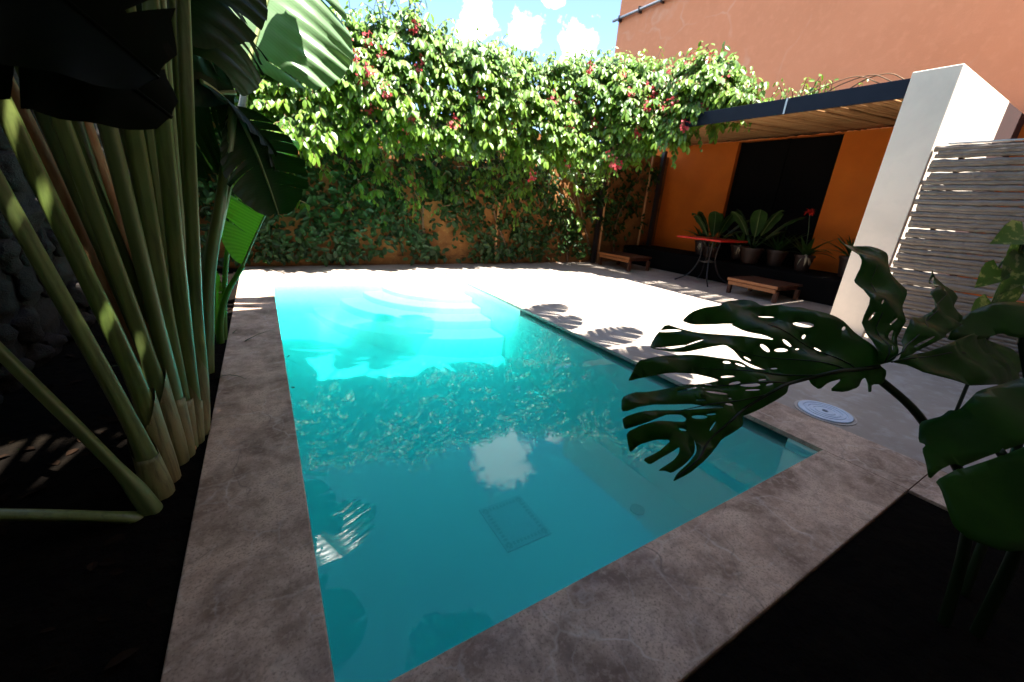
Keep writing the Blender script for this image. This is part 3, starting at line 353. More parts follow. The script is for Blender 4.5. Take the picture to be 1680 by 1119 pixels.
while z < 2.7:
    h = random.uniform(.17, .27); y = -.2+random.uniform(0, .2)
    while y < 7.2:
        w = random.uniform(.2, .42)
        if len([1 for c in rw.children]) < 290:
            s = bpy.data.objects.new('stone', random.choice(stones)); link(s, rw)
            s.location = (-1.36+random.uniform(-.03, .01), y+w/2, z+h/2); s.scale = (.12, w/2*.97, h/2*1.0); s.rotation_euler = (random.uniform(-.2, .2), 0, 0)
        y += w
    z += h
bd = empty('terracotta_building', (BX+1, 3, 0)); tag(bd, 'tall terracotta rendered building rising above the slatted patio roof', 'building')
DY0, DY1, DZ = 3.72, 5.62, 2.77
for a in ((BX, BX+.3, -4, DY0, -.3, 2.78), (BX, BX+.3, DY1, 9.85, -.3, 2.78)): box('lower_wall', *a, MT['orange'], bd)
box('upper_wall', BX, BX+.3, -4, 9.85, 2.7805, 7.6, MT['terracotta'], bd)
box('lintel', BX+.004, BX+.296, DY0, DY1, DZ, 2.779, MT['orange'], bd)
box('end_wall', BX+.3005, 16, 9.6, 9.849, -.3, 7.6, MT['terracotta'], bd)
box('roof_slab', BX+.3005, 16, -4, 9.5995, 7.4, 7.6, MT['terracotta'], bd)
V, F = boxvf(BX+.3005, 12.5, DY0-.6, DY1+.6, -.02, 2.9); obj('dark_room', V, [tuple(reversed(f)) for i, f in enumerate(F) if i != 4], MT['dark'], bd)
for a in ((BX+.1, BX+.16, DY0, DY0+.06, 0, DZ), (BX+.1, BX+.16, DY1-.06, DY1, 0, DZ), (BX+.1, BX+.16, 4.64, 4.70, 0, DZ)): box('door_frame', *a, MT['dark'], bd)
for a in ((DY0+.06, 4.64), (4.70, DY1-.06)): box('door_leaf', BX+.12, BX+.14, *a, 0.01, DZ-.01, MT['dark'], bd)
pp = tube('wall_pipe', [(BX-.07, 10.0, 6.07), (BX-.07, 9.0, 6.055), (BX-.07, 6, 6.02)], .035, MT['galv'], bd)
for y in (9.75, 9.05, 8.35): box('pipe_bracket', BX-.11, BX-.001, y-.02, y+.02, 5.99, 6.12, MT['blacksteel'], bd)
fn = empty('white_wall', (6.9, 1.86, 0)); tag(fn, 'thick white plastered wall end carrying the patio roof', 'wall')
box('pillar', 5.925, 7.82, 1.67, 2.05, .0, 2.77, MT['white'], fn, bevel=.008)
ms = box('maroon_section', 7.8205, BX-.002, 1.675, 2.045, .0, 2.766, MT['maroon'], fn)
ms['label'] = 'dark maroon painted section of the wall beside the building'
hs = empty('house', (3, -2, 0)); tag(hs, 'tall plain house standing behind the viewer and shading the near pool', 'house')
box('wall', -2.4, BX-.01, -3.6, -.75, -.3, 5.9, MT['house'], hs); box('roof_edge', -2.5, BX-.005, -3.7, -.6, 5.9005, 6.1, MT['house'], hs)

# ------------------------------------------------------------------ slatted patio roof
pr = empty('patio_roof', (6, 4.7, 2.5)); tag(pr, 'slatted cane patio roof with a navy steel edge beam', 'roof')
box('edge_beam', 5.92, 5.95, 2.0505, WALLY-.2, 2.535, 2.715, MT['navy'], pr, bevel=.003)
box('beam_flange', 5.9505, 6.02, 2.0505, WALLY-.2, 2.70, 2.714, MT['navy'], pr)
box('beam_joint', 5.915, 5.9195, 3.235, 3.255, 2.535, 2.716, MT['galv'], pr)
canes = []
for k in range(5):
    P = []; rr = []
    for i in range(9):
        t = i/8; P.append((5.97+t*2.86, random.uniform(-.006, .006), 2.60+t*.20+random.uniform(-.004, .004))); rr.append(.021+.004*math.sin(i*2.1+k))
    V, F = tubevf(P, rr, 7); canes.append(mesh('roof_cane', V, F, MT['roofcane'], True))
y = 2.075
while y < WALLY-.03:
    o = bpy.data.objects.new('roof_cane', random.choice(canes)); link(o, pr); o.location = (0, y, random.uniform(-.008, .008)); y += random.choice((.044, .046, .048, .054, .066))
for yy in (3.3, 4.7, 6.1):
    V, F = boxvf(6.021, BX-.004, yy-.03, yy+.03, 2.645, 2.70); obj('rafter', [(x, y, z+(x-6)*.07) for x, y, z in V], F, MT['blacksteel'], pr)
V, F = boxvf(6.55, BX-.004, 2.06, WALLY-.02, 2.76, 2.772); obj('roof_sheet', [(x, y, z+(x-6.55)*.07) for x, y, z in V], F, MT['blacksteel'], pr)  # unseen sheet added over the canes to keep sun off the patio
for k in range(3):
    tube('loose_wire', catmull([(5.94, 2.08+k*.1, 2.70), (5.95, 2.25+k*.15, 2.80+k*.015), (5.96, 2.45+k*.2, 2.79), (5.95, 2.6+k*.25, 2.71)], 6), .006, MT['stem'], pr, 6)
# posts under the creeper
def post(x, y, w, z1, m, label):
    o = box('steel_post', x-w, x+w, y-w, y+w, 0.0, z1, m); tag(o, label, 'post'); return o
post(6.62, 7.18, .04, 2.45, MT['blacksteel'], 'black steel post rising into the creeper next to a pale pole')
post(8.35, 7.10, .045, 2.62, MT['blacksteel'], 'black steel post in the patio corner against the orange wall')
for P, lb in (([(6.78, 7.2, 0), (6.77, 7.2, 1.2), (6.79, 7.2, 2.4)], 'pale bare pole standing close beside the black post'), ([(8.12, 7.25, 0), (8.14, 7.25, 1.2), (8.15, 7.25, 2.55)], 'thin pale pole leaning at the ochre wall near the corner')):
    o = tube('wooden_pole', P, [.03, .026, .028], MT['drystalk'], None, 8); tag(o, lb, 'pole')

# ------------------------------------------------------------------ cane screen
cs = empty('cane_screen', (6.0, .7, 0)); tag(cs, 'weathered grey horizontal cane screen beside the white wall', 'screen')
z = .03; k = 0
while z < 2.04:
    r0 = random.uniform(.021, .031); P = []; rr = []; y = 1.665-random.uniform(0, .05); ph = random.uniform(0, .3); sag = random.uniform(-.012, .012)
    y0 = y; n = 0
    while y > -1.2:
        s = y0-y; nd = ((s+ph) % .34); P.append((5.955+random.uniform(-.004, .004), y, z+sag*math.sin(s*1.9+k)+random.uniform(-.003, .003))); rr.append(r0*(1.16 if nd < .035 else 1.0)*(1-.05*s/2.5)); y -= .04
    V, F = tubevf(P, rr, 8); obj('cane', V, F, MT['cane'], cs, smooth=True)
    z += r0*1.60+random.choice((-.003, -.002, -.001, .0, .003)); k += 1
for y in (1.45, .35, -.7): box('upright', 5.99, 6.03, y-.02, y+.02, 0, 2.05, MT['stem'], cs)
box('top_rail', 5.93, 6.0, -1.2, 1.57, 2.062, 2.072, MT['galv'], cs)

# ------------------------------------------------------------------ flowering creeper on the far wall
PLN = np.array([(-1.3, 6.75), (0.5, 6.7), (3.0, 6.6), (4.6, 6.5), (5.6, 6.0), (6.2, 5.2), (6.5, 4.3), (6.6, 3.6)])
SEG = np.concatenate([[0], np.cumsum(np.linalg.norm(np.diff(PLN, axis=0), axis=1))])
TOP = np.array([(0, 3.2), (2.33, 3.24), (2.49, 3.39), (2.8, 3.41), (3.12, 3.58), (3.38, 3.66), (3.64, 3.5), (4.01, 3.36), (4.6, 3.52), (4.96, 3.52), (5.24, 3.5), (5.71, 3.47), (6.16, 3.5), (6.47, 3.58), (6.82, 3.7), (7.19, 3.68), (7.41, 3.56), (7.79, 3.6), (8.4, 3.6), (8.6, 3.5), (8.93, 3.2), (9.18, 2.9), (9.3, 2.7)])
BOT = np.array([(0, 2.0), (1.51, 1.98), (1.68, 1.6), (2.06, 1.62), (2.39, 1.76), (2.71, 1.58), (3.07, 1.88), (3.54, 1.9), (4.04, 1.86), (4.68, 2.0), (5.29, 1.74), (5.91, 1.9), (6.48, 1.91), (7.07, 1.82), (7.58, 2.02), (8.06, 2.23), (8.53, 2.5), (9.0, 2.75), (9.3, 2.74)])
def plan(s):
    x = np.interp(s, SEG, PLN[:, 0]); y = np.interp(s, SEG, PLN[:, 1]); e = .25
    dx = np.interp(s+e, SEG, PLN[:, 0])-np.interp(s-e, SEG, PLN[:, 0]); dy = np.interp(s+e, SEG, PLN[:, 1])-np.interp(s-e, SEG, PLN[:, 1])
    l = np.hypot(dx, dy)+1e-9; return x, y, dy/l, -dx/l
def leaf_template(wid=.25, curl=.14, fold=.07):
    V = []; F = []
    for i, t in enumerate((0, .16, .42, .74, 1.0)):
        w = wid*(math.sin(math.pi*min(1, max(0, t*.93+.03)))**.75 if 0 < t < 1 else .06)
        for sg in (-1, 0, 1): V.append((t, sg*w, -curl*t*t+fold*abs(sg)*(w/wid)))
    for i in range(4):
        for j in (0, 1): a = i*3+j; F.append((a, a+3, a+4, a+1))
    return np.array(V), F
LT, LF = leaf_template(.275)
def place_leaves(pos, axis, nrm, size):
    a = axis/np.linalg.norm(axis, axis=1)[:, None]; s = np.cross(nrm, a); s /= np.linalg.norm(s, axis=1)[:, None]+1e-9; n = np.cross(a, s)
    V = pos[:, None, :]+size[:, None, None]*(LT[None, :, 0:1]*a[:, None, :]+LT[None, :, 1:2]*s[:, None, :]+LT[None, :, 2:3]*n[:, None, :])
    k = len(LT); F = [tuple(i*k+j for j in f) for i in range(len(pos)) for f in LF]
    return V.reshape(-1, 3), F, (a, s, n)
def sprigs(roots, normals, ups, lens, hang, sizes, pitch=.075):
    """arching shoots with paired hanging leaves; returns leaf arrays and stem pieces"""
    P = []; A = []; N = []; S = []; T = []; stems = []
    for (p, n, u, ln, sz) in zip(roots, normals, ups, lens, sizes):
        d = unit(n*rng.uniform(.35, .9)+np.array([0, 0, u])+rng.normal(0, .35, 3)); q = p.copy(); pts = [q.copy()]; k = max(3, int(ln/pitch)); tnt = rng.random()
        side = unit(np.cross(d, [0, 0, 1])+1e-6)
        for i in range(k):
            d = unit(d+np.array([0, 0, -hang*(.10+.05*i)])+rng.normal(0, .06, 3)); q = q+d*pitch; pts.append(q.copy())
            for sg in (-1, 1):
                if rng.random() < .12: continue
                ax = unit(np.array([0, 0, -1.0])*rng.uniform(.45, 1.1)+side*sg*rng.uniform(.15, .75)+n*rng.uniform(.0, .55)+d*.35+rng.normal(0, .16, 3))
                nn = unit(n*rng.uniform(.5, 1.0)+np.array([0, 0, rng.uniform(.4, 1.1)])+side*sg*.3+rng.normal(0, .22, 3))
                P.append(q+side*sg*.012); A.append(ax); N.append(nn); S.append(sz*rng.uniform(.75, 1.2)*(1 if i < k-2 else .7)); T.append(min(1, max(0, tnt**2*.6+rng.random()*.3+(.3 if i > k-3 else 0))))
        stems.append(tubevf(pts, [.007, .003], 4))
    return np.array(P), np.array(A), np.array(N), np.array(S), np.array(T), stems
cr = empty('flowering_creeper', (3.5, 6.9, 0)); tag(cr, 'large red flowered green creeper spilling over the far garden wall and roof', 'creeper')
roots = []; nrm = []; upv = []; ln = []; sz = []
NS = 3700
for i in range(NS):
    s = rng.uniform(.4, 9.15); zt = np.interp(s, TOP[:, 0], TOP[:, 1]); zb = np.interp(s, BOT[:, 0], BOT[:, 1])
    h = rng.random(); z = zb+.22+(zt-zb-.22)*h; x, y, nx, ny = plan(s)
    bul = .30*math.sin(math.pi*min(1, .15+h*.8))+.16*math.sin(s*3.7+z*2.2)*math.cos(s*1.3-z*3.1)
    dep = bul-abs(rng.normal(0, .17)); 
    if z > zt-.15: dep -= .12
    roots.append(np.array([x+nx*dep, y+ny*dep, z-.06])); nrm.append(np.array([nx, ny, 0.])); upv.append(rng.uniform(-.25, .55) if h < .8 else rng.uniform(0.1, .9)); ln.append(rng.uniform(.22, .52)); sz.append(rng.uniform(.08, .175))
# wispy shoots on the skyline
for s, ext in ((3.2, .35), (3.45, .3), (2.6, .2), (4.75, .25), (5.0, .55), (5.1, .3), (6.3, .3), (6.75, .25), (7.1, .2), (4.4, .2), (5.6, .2), (8.3, .2), (3.0, .25), (8.5, .22)):
    x, y, nx, ny = plan(s); zt = np.interp(s, TOP[:, 0], TOP[:, 1])
    roots.append(np.array([x+nx*.05, y+ny*.05, zt-.25])); nrm.append(np.array([nx*.15, ny*.15, .1])); upv.append(1.9); ln.append(ext+.3); sz.append(.11)
# low trailing sprays at the lower fringe
for s in (2.05, 2.2, 3.0, 3.15, 3.3, 5.35, 6.2, 6.9, 7.05, 8.0, 8.4, 4.7, 4.2):
    x, y, nx, ny = plan(s); zb = np.interp(s, BOT[:, 0], BOT[:, 1]); roots.append(np.array([x+nx*.3, y+ny*.3, zb+.3])); nrm.append(np.array([nx, ny, 0.])); upv.append(-.2); ln.append(.4); sz.append(.17)
# foliage carrying on down the wall below the overhang, and tufts lying on the roof
for i in range(420):
    x = rng.uniform(-1.1, 6.5); z = .9+1.2*rng.random()**.6; g = .5+.35*math.sin(x*1.9+.6)*math.sin(z*2.6+x*.7)+.25*math.sin(x*4.3-z*3.3)
    if rng.random() > g+.32*(z-.9): continue
    roots.append(np.array([x, WALLY-.10-.30*rng.random()*min(1, z), z])); nrm.append(np.array([0, -1., 0])*.6); upv.append(rng.uniform(-.5, .3)); ln.append(rng.uniform(.15, .4)); sz.append(rng.uniform(.08, .16))
for i in range(34):
    roots.append(np.array([rng.uniform(6.25, 7.3), rng.uniform(3.0, 4.4), 2.82])); nrm.append(np.array([-.2, -.3, .0])); upv.append(1.1); ln.append(rng.uniform(.12, .38)); sz.append(rng.uniform(.06, .11))
P, A, N, S, T, stems = sprigs(roots, nrm, upv, ln, 1.0, sz)
V, F = merge(stems); obj('shoots', V, F, MT['stem'], cr)['kind'] = 'stuff'
# the 300 most prominent leaves are separate parts, the rest one mass
score = -P[:, 1]*1.0-np.abs(P[:, 0]-3.6)*.12+S*8; idx = np.argsort(-score); big = idx[:600:2][:300]; rest = np.setdiff1d(np.arange(len(P)), big)
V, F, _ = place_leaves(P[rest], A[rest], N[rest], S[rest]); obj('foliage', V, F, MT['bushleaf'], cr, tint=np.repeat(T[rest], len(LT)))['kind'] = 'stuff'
LM = [mesh('leaf', LT, LF, MT['bushleaf'], tint=np.full(len(LT), q)) for q in (.1, .3, .5, .7)]
_, _, (a, s_, n) = place_leaves(P[big], A[big], N[big], S[big])
for i, j in enumerate(big):
    o = bpy.data.objects.new('leaf', LM[min(3, int(T[j]*4))]); link(o, cr)
    m = Matrix((a[i], s_[i], n[i])).transposed().to_4x4(); m = Matrix.Translation(P[j])@m@Matrix.Scale(float(S[j]), 4); o.matrix_basis = m
# flower clusters
FLW = [(6.0, 2.5), (5.6, 2.9), (4.3, 2.7), (3.9, 2.3), (7.5, 2.5), (8.2, 3.15), (2.9, 2.5), (2.57, 2.84), (2.78, 3.13), (2.92, 2.98), (2.7, 2.72), (3.33, 3.32), (3.41, 2.97), (2.6, 2.62), (2.74, 2.28), (3.22, 2.25), (3.36, 2.86), (5.35, 1.70), (6.19, 1.96), (6.18, 2.92), (6.91, 2.10), (7.09, 2.01), (7.2, 1.98), (7.66, 3.08), (7.6, 2.85), (7.85, 2.85), (8.14, 2.88), (8.62, 2.8), (8.41, 2.55), (8.02, 2.33), (6.39, 3.4), (7.83, 3.43), (8.3, 3.48), (8.56, 3.46), (7.49, 3.17), (7.31, 3.04), (8.79, 3.2), (6.55, 2.6), (4.9, 2.35), (7.0, 3.3), (2.45, 3.1), (3.24, 2.12)]
FM = []
for k in range(5):
    V = []; F = []; Tn = []; tv, tf = tubevf([(0, .03, -.14), (0, .03, 0), (0, .06, .12)], .005, 5); V += tv; F += tf; Tn += [.2]*len(tv)
    for q in range(rng.integers(9, 15)):
        c = np.array([rng.normal(0, .055), rng.normal(0, .045), rng.uniform(-.13, .06)]); d = unit(np.array([rng.normal(0, .6), -1, rng.normal(.1, .5)])); u = unit(np.cross(d, [0, 0, 1])); w = np.cross(u, d); r = rng.uniform(.020, .032); tn = rng.random()**2
        for pt in range(5):
            t = 2*math.pi*pt/5+rng.random()*.3; e = u*math.cos(t)+w*math.sin(t); f = np.cross(d, e); b = len(V)
            V += [c, c+e*r*.6+f*r*.4+d*r*.15, c+e*r*1.15+d*r*.05, c+e*r*.6-f*r*.4+d*r*.15]; F.append((b, b+1, b+2, b+3)); Tn += [tn]*4
        tv, tf = tubevf([c, (c+np.array([0, .03, c[2]+.03]))*np.array([.5, .5, .5])+np.array([0, .01, .015]), np.array([0, .03, min(.11, c[2]+.05)])], .0035, 4); b = len(V); V += tv; F += [tuple(i+b for i in f2) for f2 in tf]; Tn += [.2]*len(tv)
    FM.append(mesh('flower_cluster', V, F, MT['flower'], tint=Tn))
for s, z in FLW:
    x, y, nx, ny = plan(s); zt = np.interp(s, TOP[:, 0], TOP[:, 1]); zb = np.interp(s, BOT[:, 0], BOT[:, 1]); h = min(1, max(0, (z-zb)/(zt-zb)))
    bul = .30*math.sin(math.pi*min(1, .15+h*.8))+.16*math.sin(s*3.7+z*2.2)*math.cos(s*1.3-z*3.1)+.22
    o = bpy.data.objects.new('flower_cluster', random.choice(FM)); link(o, cr); o.location = (x+nx*bul, y+ny*bul, z); o.scale = (random.uniform(.6, .95),)*3; o.rotation_euler = (0, random.uniform(-.3, .3), math.atan2(nx, -ny)*1.0)
# woody stems climbing the wall
for pts in ([(5.95, 7.3, 0), (5.85, 7.28, .7), (5.9, 7.25, 1.4), (5.7, 7.1, 2.2)], [(4.5, 7.3, 0), (4.2, 7.3, .5), (3.9, 7.28, 1.2), (4.0, 7.2, 1.9)], [(1.2, 7.3, 0), (1.25, 7.3, .8), (1.1, 7.25, 1.8)], [(6.6, 7.3, .3), (6.2, 7.25, 1.0), (5.8, 7.2, 1.7)], [(2.6, 7.3, 0), (2.5, 7.3, 1), (2.8, 7.2, 2)], [(7.4, 7.3, 0.1), (7.3, 7.28, 1), (7.7, 7.2, 2)], [(4.05, 7.32, .0), (4.05, 7.32, .9), (4.1, 7.3, 1.5), (4.06, 7.3, 2.1)]):
    tube('stem', catmull(pts, 8), [.03, .018], MT['stem'] if pts[0][0] != 4.05 else MT['drystalk'], cr, 7)
# shaded leaves clinging to the lower wall
P = []; A = []; N = []; S = []
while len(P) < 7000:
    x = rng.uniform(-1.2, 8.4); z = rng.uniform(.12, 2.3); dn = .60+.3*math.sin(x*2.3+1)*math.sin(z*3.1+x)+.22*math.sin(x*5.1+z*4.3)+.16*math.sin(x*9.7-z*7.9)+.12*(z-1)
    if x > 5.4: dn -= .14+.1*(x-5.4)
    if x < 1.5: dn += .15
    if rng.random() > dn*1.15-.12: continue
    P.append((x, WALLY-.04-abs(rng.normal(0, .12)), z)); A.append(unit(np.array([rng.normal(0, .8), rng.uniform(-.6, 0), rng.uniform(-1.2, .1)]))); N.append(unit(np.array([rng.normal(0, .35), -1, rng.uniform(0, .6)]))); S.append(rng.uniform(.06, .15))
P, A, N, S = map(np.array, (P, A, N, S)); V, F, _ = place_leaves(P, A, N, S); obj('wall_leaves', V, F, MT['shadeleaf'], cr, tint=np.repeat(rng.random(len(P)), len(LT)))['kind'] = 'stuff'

# ------------------------------------------------------------------ big paddle leaves
def paddle(name, base, tip, side, width, parent, m=None, droop=.0, slits=.8, seed=0, n=44, oneside=0, edge_droop=.15, rib=.014, lat=.28, wexp=.6, ribm='midrib'):
    r = np.random.default_rng(seed); base, tip = np.array(base, float), np.array(tip, float); L = np.linalg.norm(tip-base); t = np.linspace(0, 1, n+1)
    Cc = base+(tip-base)*t[:, None]; Cc[:, 2] += droop*L*(t*(1-t)*1.6)-droop*L*.25*t**3
    Tn = np.gradient(Cc, axis=0); Tn /= np.linalg.norm(Tn, axis=1)[:, None]; V = []; F = []; UV = []
    wp = width*np.clip(np.sin(np.pi*np.clip(t*.965+.03, 0, 1)), 0, 1)**wexp; wp[-1] = .004
    for sg in ((-1, 1) if not oneside else (oneside,)):
        i = 0
        while i < n:
            Ln = int(r.integers(2, 9)) if r.random() < slits else int(r.integers(9, 20)); j = min(n, i+Ln); dr = r.uniform(-.05, .12)+edge_droop; gap = r.uniform(.1, .9)*L/n; mc = 6; rows = []
            for k in range(i, j+1):
                S_ = unit(np.array(side)-Tn[k]*(np.array(side)@Tn[k])); Nn = np.cross(Tn[k], S_); Nn = Nn if Nn[2] > 0 else -Nn; row = []
                for q in range(mc+1):
                    v = q/mc; sh = lat*wp[k]*v; pin = 0
                    if k == i: pin = gap*v*v
                    if k == j: pin = -gap*v*v
                    pt = Cc[k]+S_*sg*wp[k]*v*math.cos(.25)+Nn*wp[k]*v*(.22-dr*v*1.8+.05*math.sin(k*1.3+seed)*v)+Tn[k]*(sh+pin)+np.array([0, 0, -dr*.4*wp[k]*v*v])
                    row.append(len(V)); V.append(pt); UV.append((t[k]+.12*v, v))
                rows.append(row)
            for a, b in zip(rows[:-1], rows[1:]):
                for q in range(mc): F.append((a[q], b[q], b[q+1], a[q+1]) if sg > 0 else (a[q], a[q+1], b[q+1], b[q]))
            i = j
    lf = obj(name, V, F, m or MT['palmleaf'], parent, smooth=True, uv=UV)
    tube('midrib', Cc, [rib, rib*.3], MT[ribm], lf, 6)
    return lf
pc = empty('paddle_leaf_clump', (-.48, 2.0, -.3)); tag(pc, 'clump of tall green fanning stalks with big paddle leaves beside the pool', 'plant')
def stalk(pts, rad, m='stalk', nm='stalk', par=None):
    """a leaf stalk: grooved on its inner side, swollen sheath at the base, slightly uneven"""
    P = catmull(pts, 10); n = 16; V, F = tubevf(P, rad, n, .82); V = np.array(V).reshape(len(P), n, 3); ph = rng.uniform(0, 6.28); g = rng.uniform(3.4, 5.2)
    for i in range(len(P)):
        for j in range(n):
            t = 2*math.pi*j/n; q = math.atan2(math.sin(t-g), math.cos(t-g)); k = 1-.22*math.exp(-(q/.42)**2)+.06*math.exp(-((abs(q)-.75)/.22)**2)+.02*math.sin(i*.55+ph)
            V[i, j] = P[i]+(V[i, j]-P[i])*k
    return obj(nm, V.reshape(-1, 3), F, MT[m], par or pc, smooth=True)
ST = [((-.42, 1.76, -.14), (-.60, 1.71, .02), (-.98, 1.75, .16)), ((-.46, 1.72, -.12), (-.57, 1.78, .20), (-.76, 1.85, .62)), ((-.47, 1.83, -.2), (-.52, 1.86, .35), (-.66, 1.9, 1.08)), ((-.47, 1.93, -.2), (-.50, 1.95, .5), (-.62, 2.0, 1.23)),
      ((-.46, 2.06, -.2), (-.47, 2.08, .5), (-.54, 2.1, 1.27)), ((-.45, 2.10, -.2), (-.43, 2.14, .6), (-.45, 2.2, 1.34)), ((-.45, 2.17, -.2), (-.41, 2.2, .6), (-.39, 2.25, 1.38)), ((-.44, 2.21, -.2), (-.36, 2.25, .6), (-.30, 2.3, 1.43)), ((-.43, 2.28, -.2), (-.31, 2.35, .7), (-.215, 2.4, 1.55)),
      ((-.49, 2.02, -.2), (-.50, 2.25, .5), (-.60, 2.5, 1.3)), ((-.47, 2.25, -.2), (-.44, 2.5, .55), (-.46, 2.7, 1.4)), ((-.45, 2.3, -.2), (-.37, 2.6, .6), (-.30, 2.8, 1.5))]
for k, (a, b, c) in enumerate(ST):
    a, b, c = map(np.array, (a, b, c)); d = unit(c-b); e = c+d*(.75 if k > 1 else .5); r0 = .050 if k > 1 else .040; r1 = (.024, .022, .029, .032, .030, .031, .037, .035, .029, .023, .023, .024)[k]
    stalk([a, (a+b)/2+np.array([.008, 0, 0]), b, c, e], [r0, r0*1.04, r0*.86, r1*1.05, r1, r1*.95, r1*.8])
    if 1 < k < 9:   # old leaf sheath wrapped round the foot of the stalk, torn off at a slant
        Pp = catmull([a, (a+b)/2+np.array([.008, 0, 0]), b, c], 10)[:int(rng.integers(11, 19))]; vv, ff = tubevf(Pp, [r0*1.14, r0*1.17, r1*1.55], 14, .84); vv = np.array(vv); m_ = len(Pp); g_ = rng.uniform(0, 6.28); dd = unit(Pp[-1]-Pp[-2])
        for jj in range(14): vv[(m_-1)*14+jj] += dd*(.10*math.cos(2*math.pi*jj/14-g_))
        obj('leaf_sheath', vv, ff[:-1], MT['sheath'], pc, smooth=True)
    if 1 < k < 9:
        az = (-1.0, -.85, -.6, -.35, -.15, .15, .45)[k-2]; tip = e+np.array([az*1.1, .55+.1*k, .95-.25*abs(az)]); paddle('leaf', e, tip, unit([.7, -.7, .2*(-1)**k]), .34, pc, seed=k+3, droop=.12, edge_droop=.2)
for k in range(8):     # slimmer stalks filling the fan
    f = (k+.5)/8; i_ = 2+f*5.9; q0, q1 = ST[int(i_)], ST[min(8, int(i_)+1)]; g = i_-int(i_)
    a, b, c = [np.array(u_)*(1-g)+np.array(v_)*g+np.array([rng.normal(0, .012), .12+rng.random()*.12, 0]) for u_, v_ in zip(q0, q1)]; e = c+unit(c-b)*.7
    stalk([a, (a+b)/2, b, c, e], [.042, .036, .026, .024, .022])
# a second, taller group of stalks behind, with the sunlit leaf
for pts, rr in (([(-.50, 3.1, -.2), (-.36, 3.15, .55), (-.18, 3.3, 1.15), (-.04, 3.6, 1.65), (.04, 4.0, 2.03)], [.05, .042, .036, .03, .022]), ([(-.46, 3.12, -.2), (-.33, 3.1, .6), (-.20, 3.1, 1.1), (-.07, 3.1, 1.62)], [.045, .036, .03, .026]), ([(-.5, 3.0, -.2), (-.42, 2.95, .7), (-.33, 2.9, 1.5), (-.28, 2.9, 1.9)], [.045, .03, .028, .024])): stalk(pts, rr)
stalk([(-.42, 2.12, -.1), (-.5, 2.3, .6), (-.62, 2.42, 1.2), (-.74, 2.5, 1.75)], [.05, .045, .03, .03], 'drystalk', 'dry_stalk')
stalk([(-.46, 2.45, -.1), (-.55, 2.55, .6), (-.60, 2.6, 1.1), (-.66, 2.65, 1.7)], [.06, .055, .055, .05], 'drystalk', 'dry_stalk')
stalk([(-.47, 2.2, -.1), (-.56, 2.28, .45), (-.67, 2.3, 1.2), (-.74, 2.32, 1.6)], [.05, .04, .035, .03], 'drystalk', 'dry_stalk')
stalk([(-.46, 2.6, -.1), (-.62, 2.75, .5), (-.68, 2.8, 1.2), (-.72, 2.85, 1.7)], [.06, .06, .05, .04], 'drystalk', 'dry_stalk')
stalk([(-.44, 2.7, -.1), (-.42, 2.8, .6), (-.40, 2.85, 1.2), (-.38, 2.9, 1.6)], [.05, .05, .04, .03], 'drystalk', 'dry_stalk')
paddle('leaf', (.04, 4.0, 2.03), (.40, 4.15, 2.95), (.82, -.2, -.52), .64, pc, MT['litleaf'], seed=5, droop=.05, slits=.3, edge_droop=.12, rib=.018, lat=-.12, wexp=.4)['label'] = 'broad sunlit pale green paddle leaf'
paddle('leaf', (-.07, 3.1, 1.62), (.10, 3.2, 1.05), (.75, .3, .25), .25, pc, seed=8, droop=.22, edge_droop=.25)
paddle('leaf', (-.28, 2.9, 1.85), (-.10, 3.3, 2.55), (.85, -.1, -.35), .36, pc, seed=9, droop=.1, edge_droop=.2)
paddle('leaf', (-.05, 3.15, 1.70), (-.50, 3.0, 1.35), (.3, .5, -.7), .34, pc, seed=19, droop=.3, edge_droop=.2)
paddle('leaf', (-.2, 3.0, 1.70), (.12, 3.5, 1.30), (.6, -.5, -.5), .26, pc, seed=29, droop=.3, edge_droop=.2)
paddle('leaf', (-.32, 2.95, 1.6), (-.05, 3.3, 2.3), (.6, .2, -.5), .4, pc, seed=39, droop=.2, edge_droop=.25)
# young shoot at the far end of the bed
ys = empty('young_paddle_plant', (-.42, 3.9, -.3)); tag(ys, 'small bright green young paddle plant at the far end of the bed', 'plant')
tube('stalk', catmull([(-.40, 3.75, -.25), (-.38, 3.72, .1), (-.30, 3.65, .38), (-.16, 3.6, .62)], 8), [.03, .016], MT['youngleaf'], ys, 8)
paddle('leaf', (-.16, 3.6, .62), (.07, 3.55, 1.08), (-.85, -.1, .35), .27, ys, MT['youngleaf'], seed=4, droop=.05, slits=.1, oneside=1, edge_droop=.0, rib=.009)
paddle('leaf', (-.02, 3.9, 1.32), (.32, 3.9, 1.55), (.3, -.6, -.5), .11, ys, MT['youngleaf'], seed=14, droop=.15, slits=.1, rib=.006)
tube('stalk', catmull([(-.40, 3.8, -.25), (-.3, 3.85, .5), (-.15, 3.9, 1.1), (-.02, 3.9, 1.32)], 8), [.022, .01], MT['youngleaf'], ys, 8)
paddle('leaf', (-.42, 3.85, .0), (-.36, 3.9, .55), (.5, -.8, 0), .10, ys, MT['youngleaf'], seed=24, droop=.1, slits=.0, rib=.006)
def strap(base, d, L, w, droop, n=8):
    d = unit(d); p = np.array(base, float); V = []; F = []; s = unit(np.cross(d, [0, 0, 1])+1e-6)
    for i in range(n+1):
        t = i/n; ww = w*(1-t**2.2)*(.55+.45*min(1, t*4))+.001; nn = np.cross(s, d); V += [p-s*ww+nn*ww*.3, p.copy(), p+s*ww+nn*ww*.3]; d = unit(d+np.array([0, 0, -droop/n])); p = p+d*L/n
    for i in range(n):
        for j in (0, 1): a = i*3+j; F.append((a, a+1, a+4, a+3))
    return V, F
gt_ = empty('strap_leaf_plant', (-.5, 3.5, -.3)); tag(gt_, 'tuft of thin arching dark strap leaves in the bed behind the stalks', 'plant')
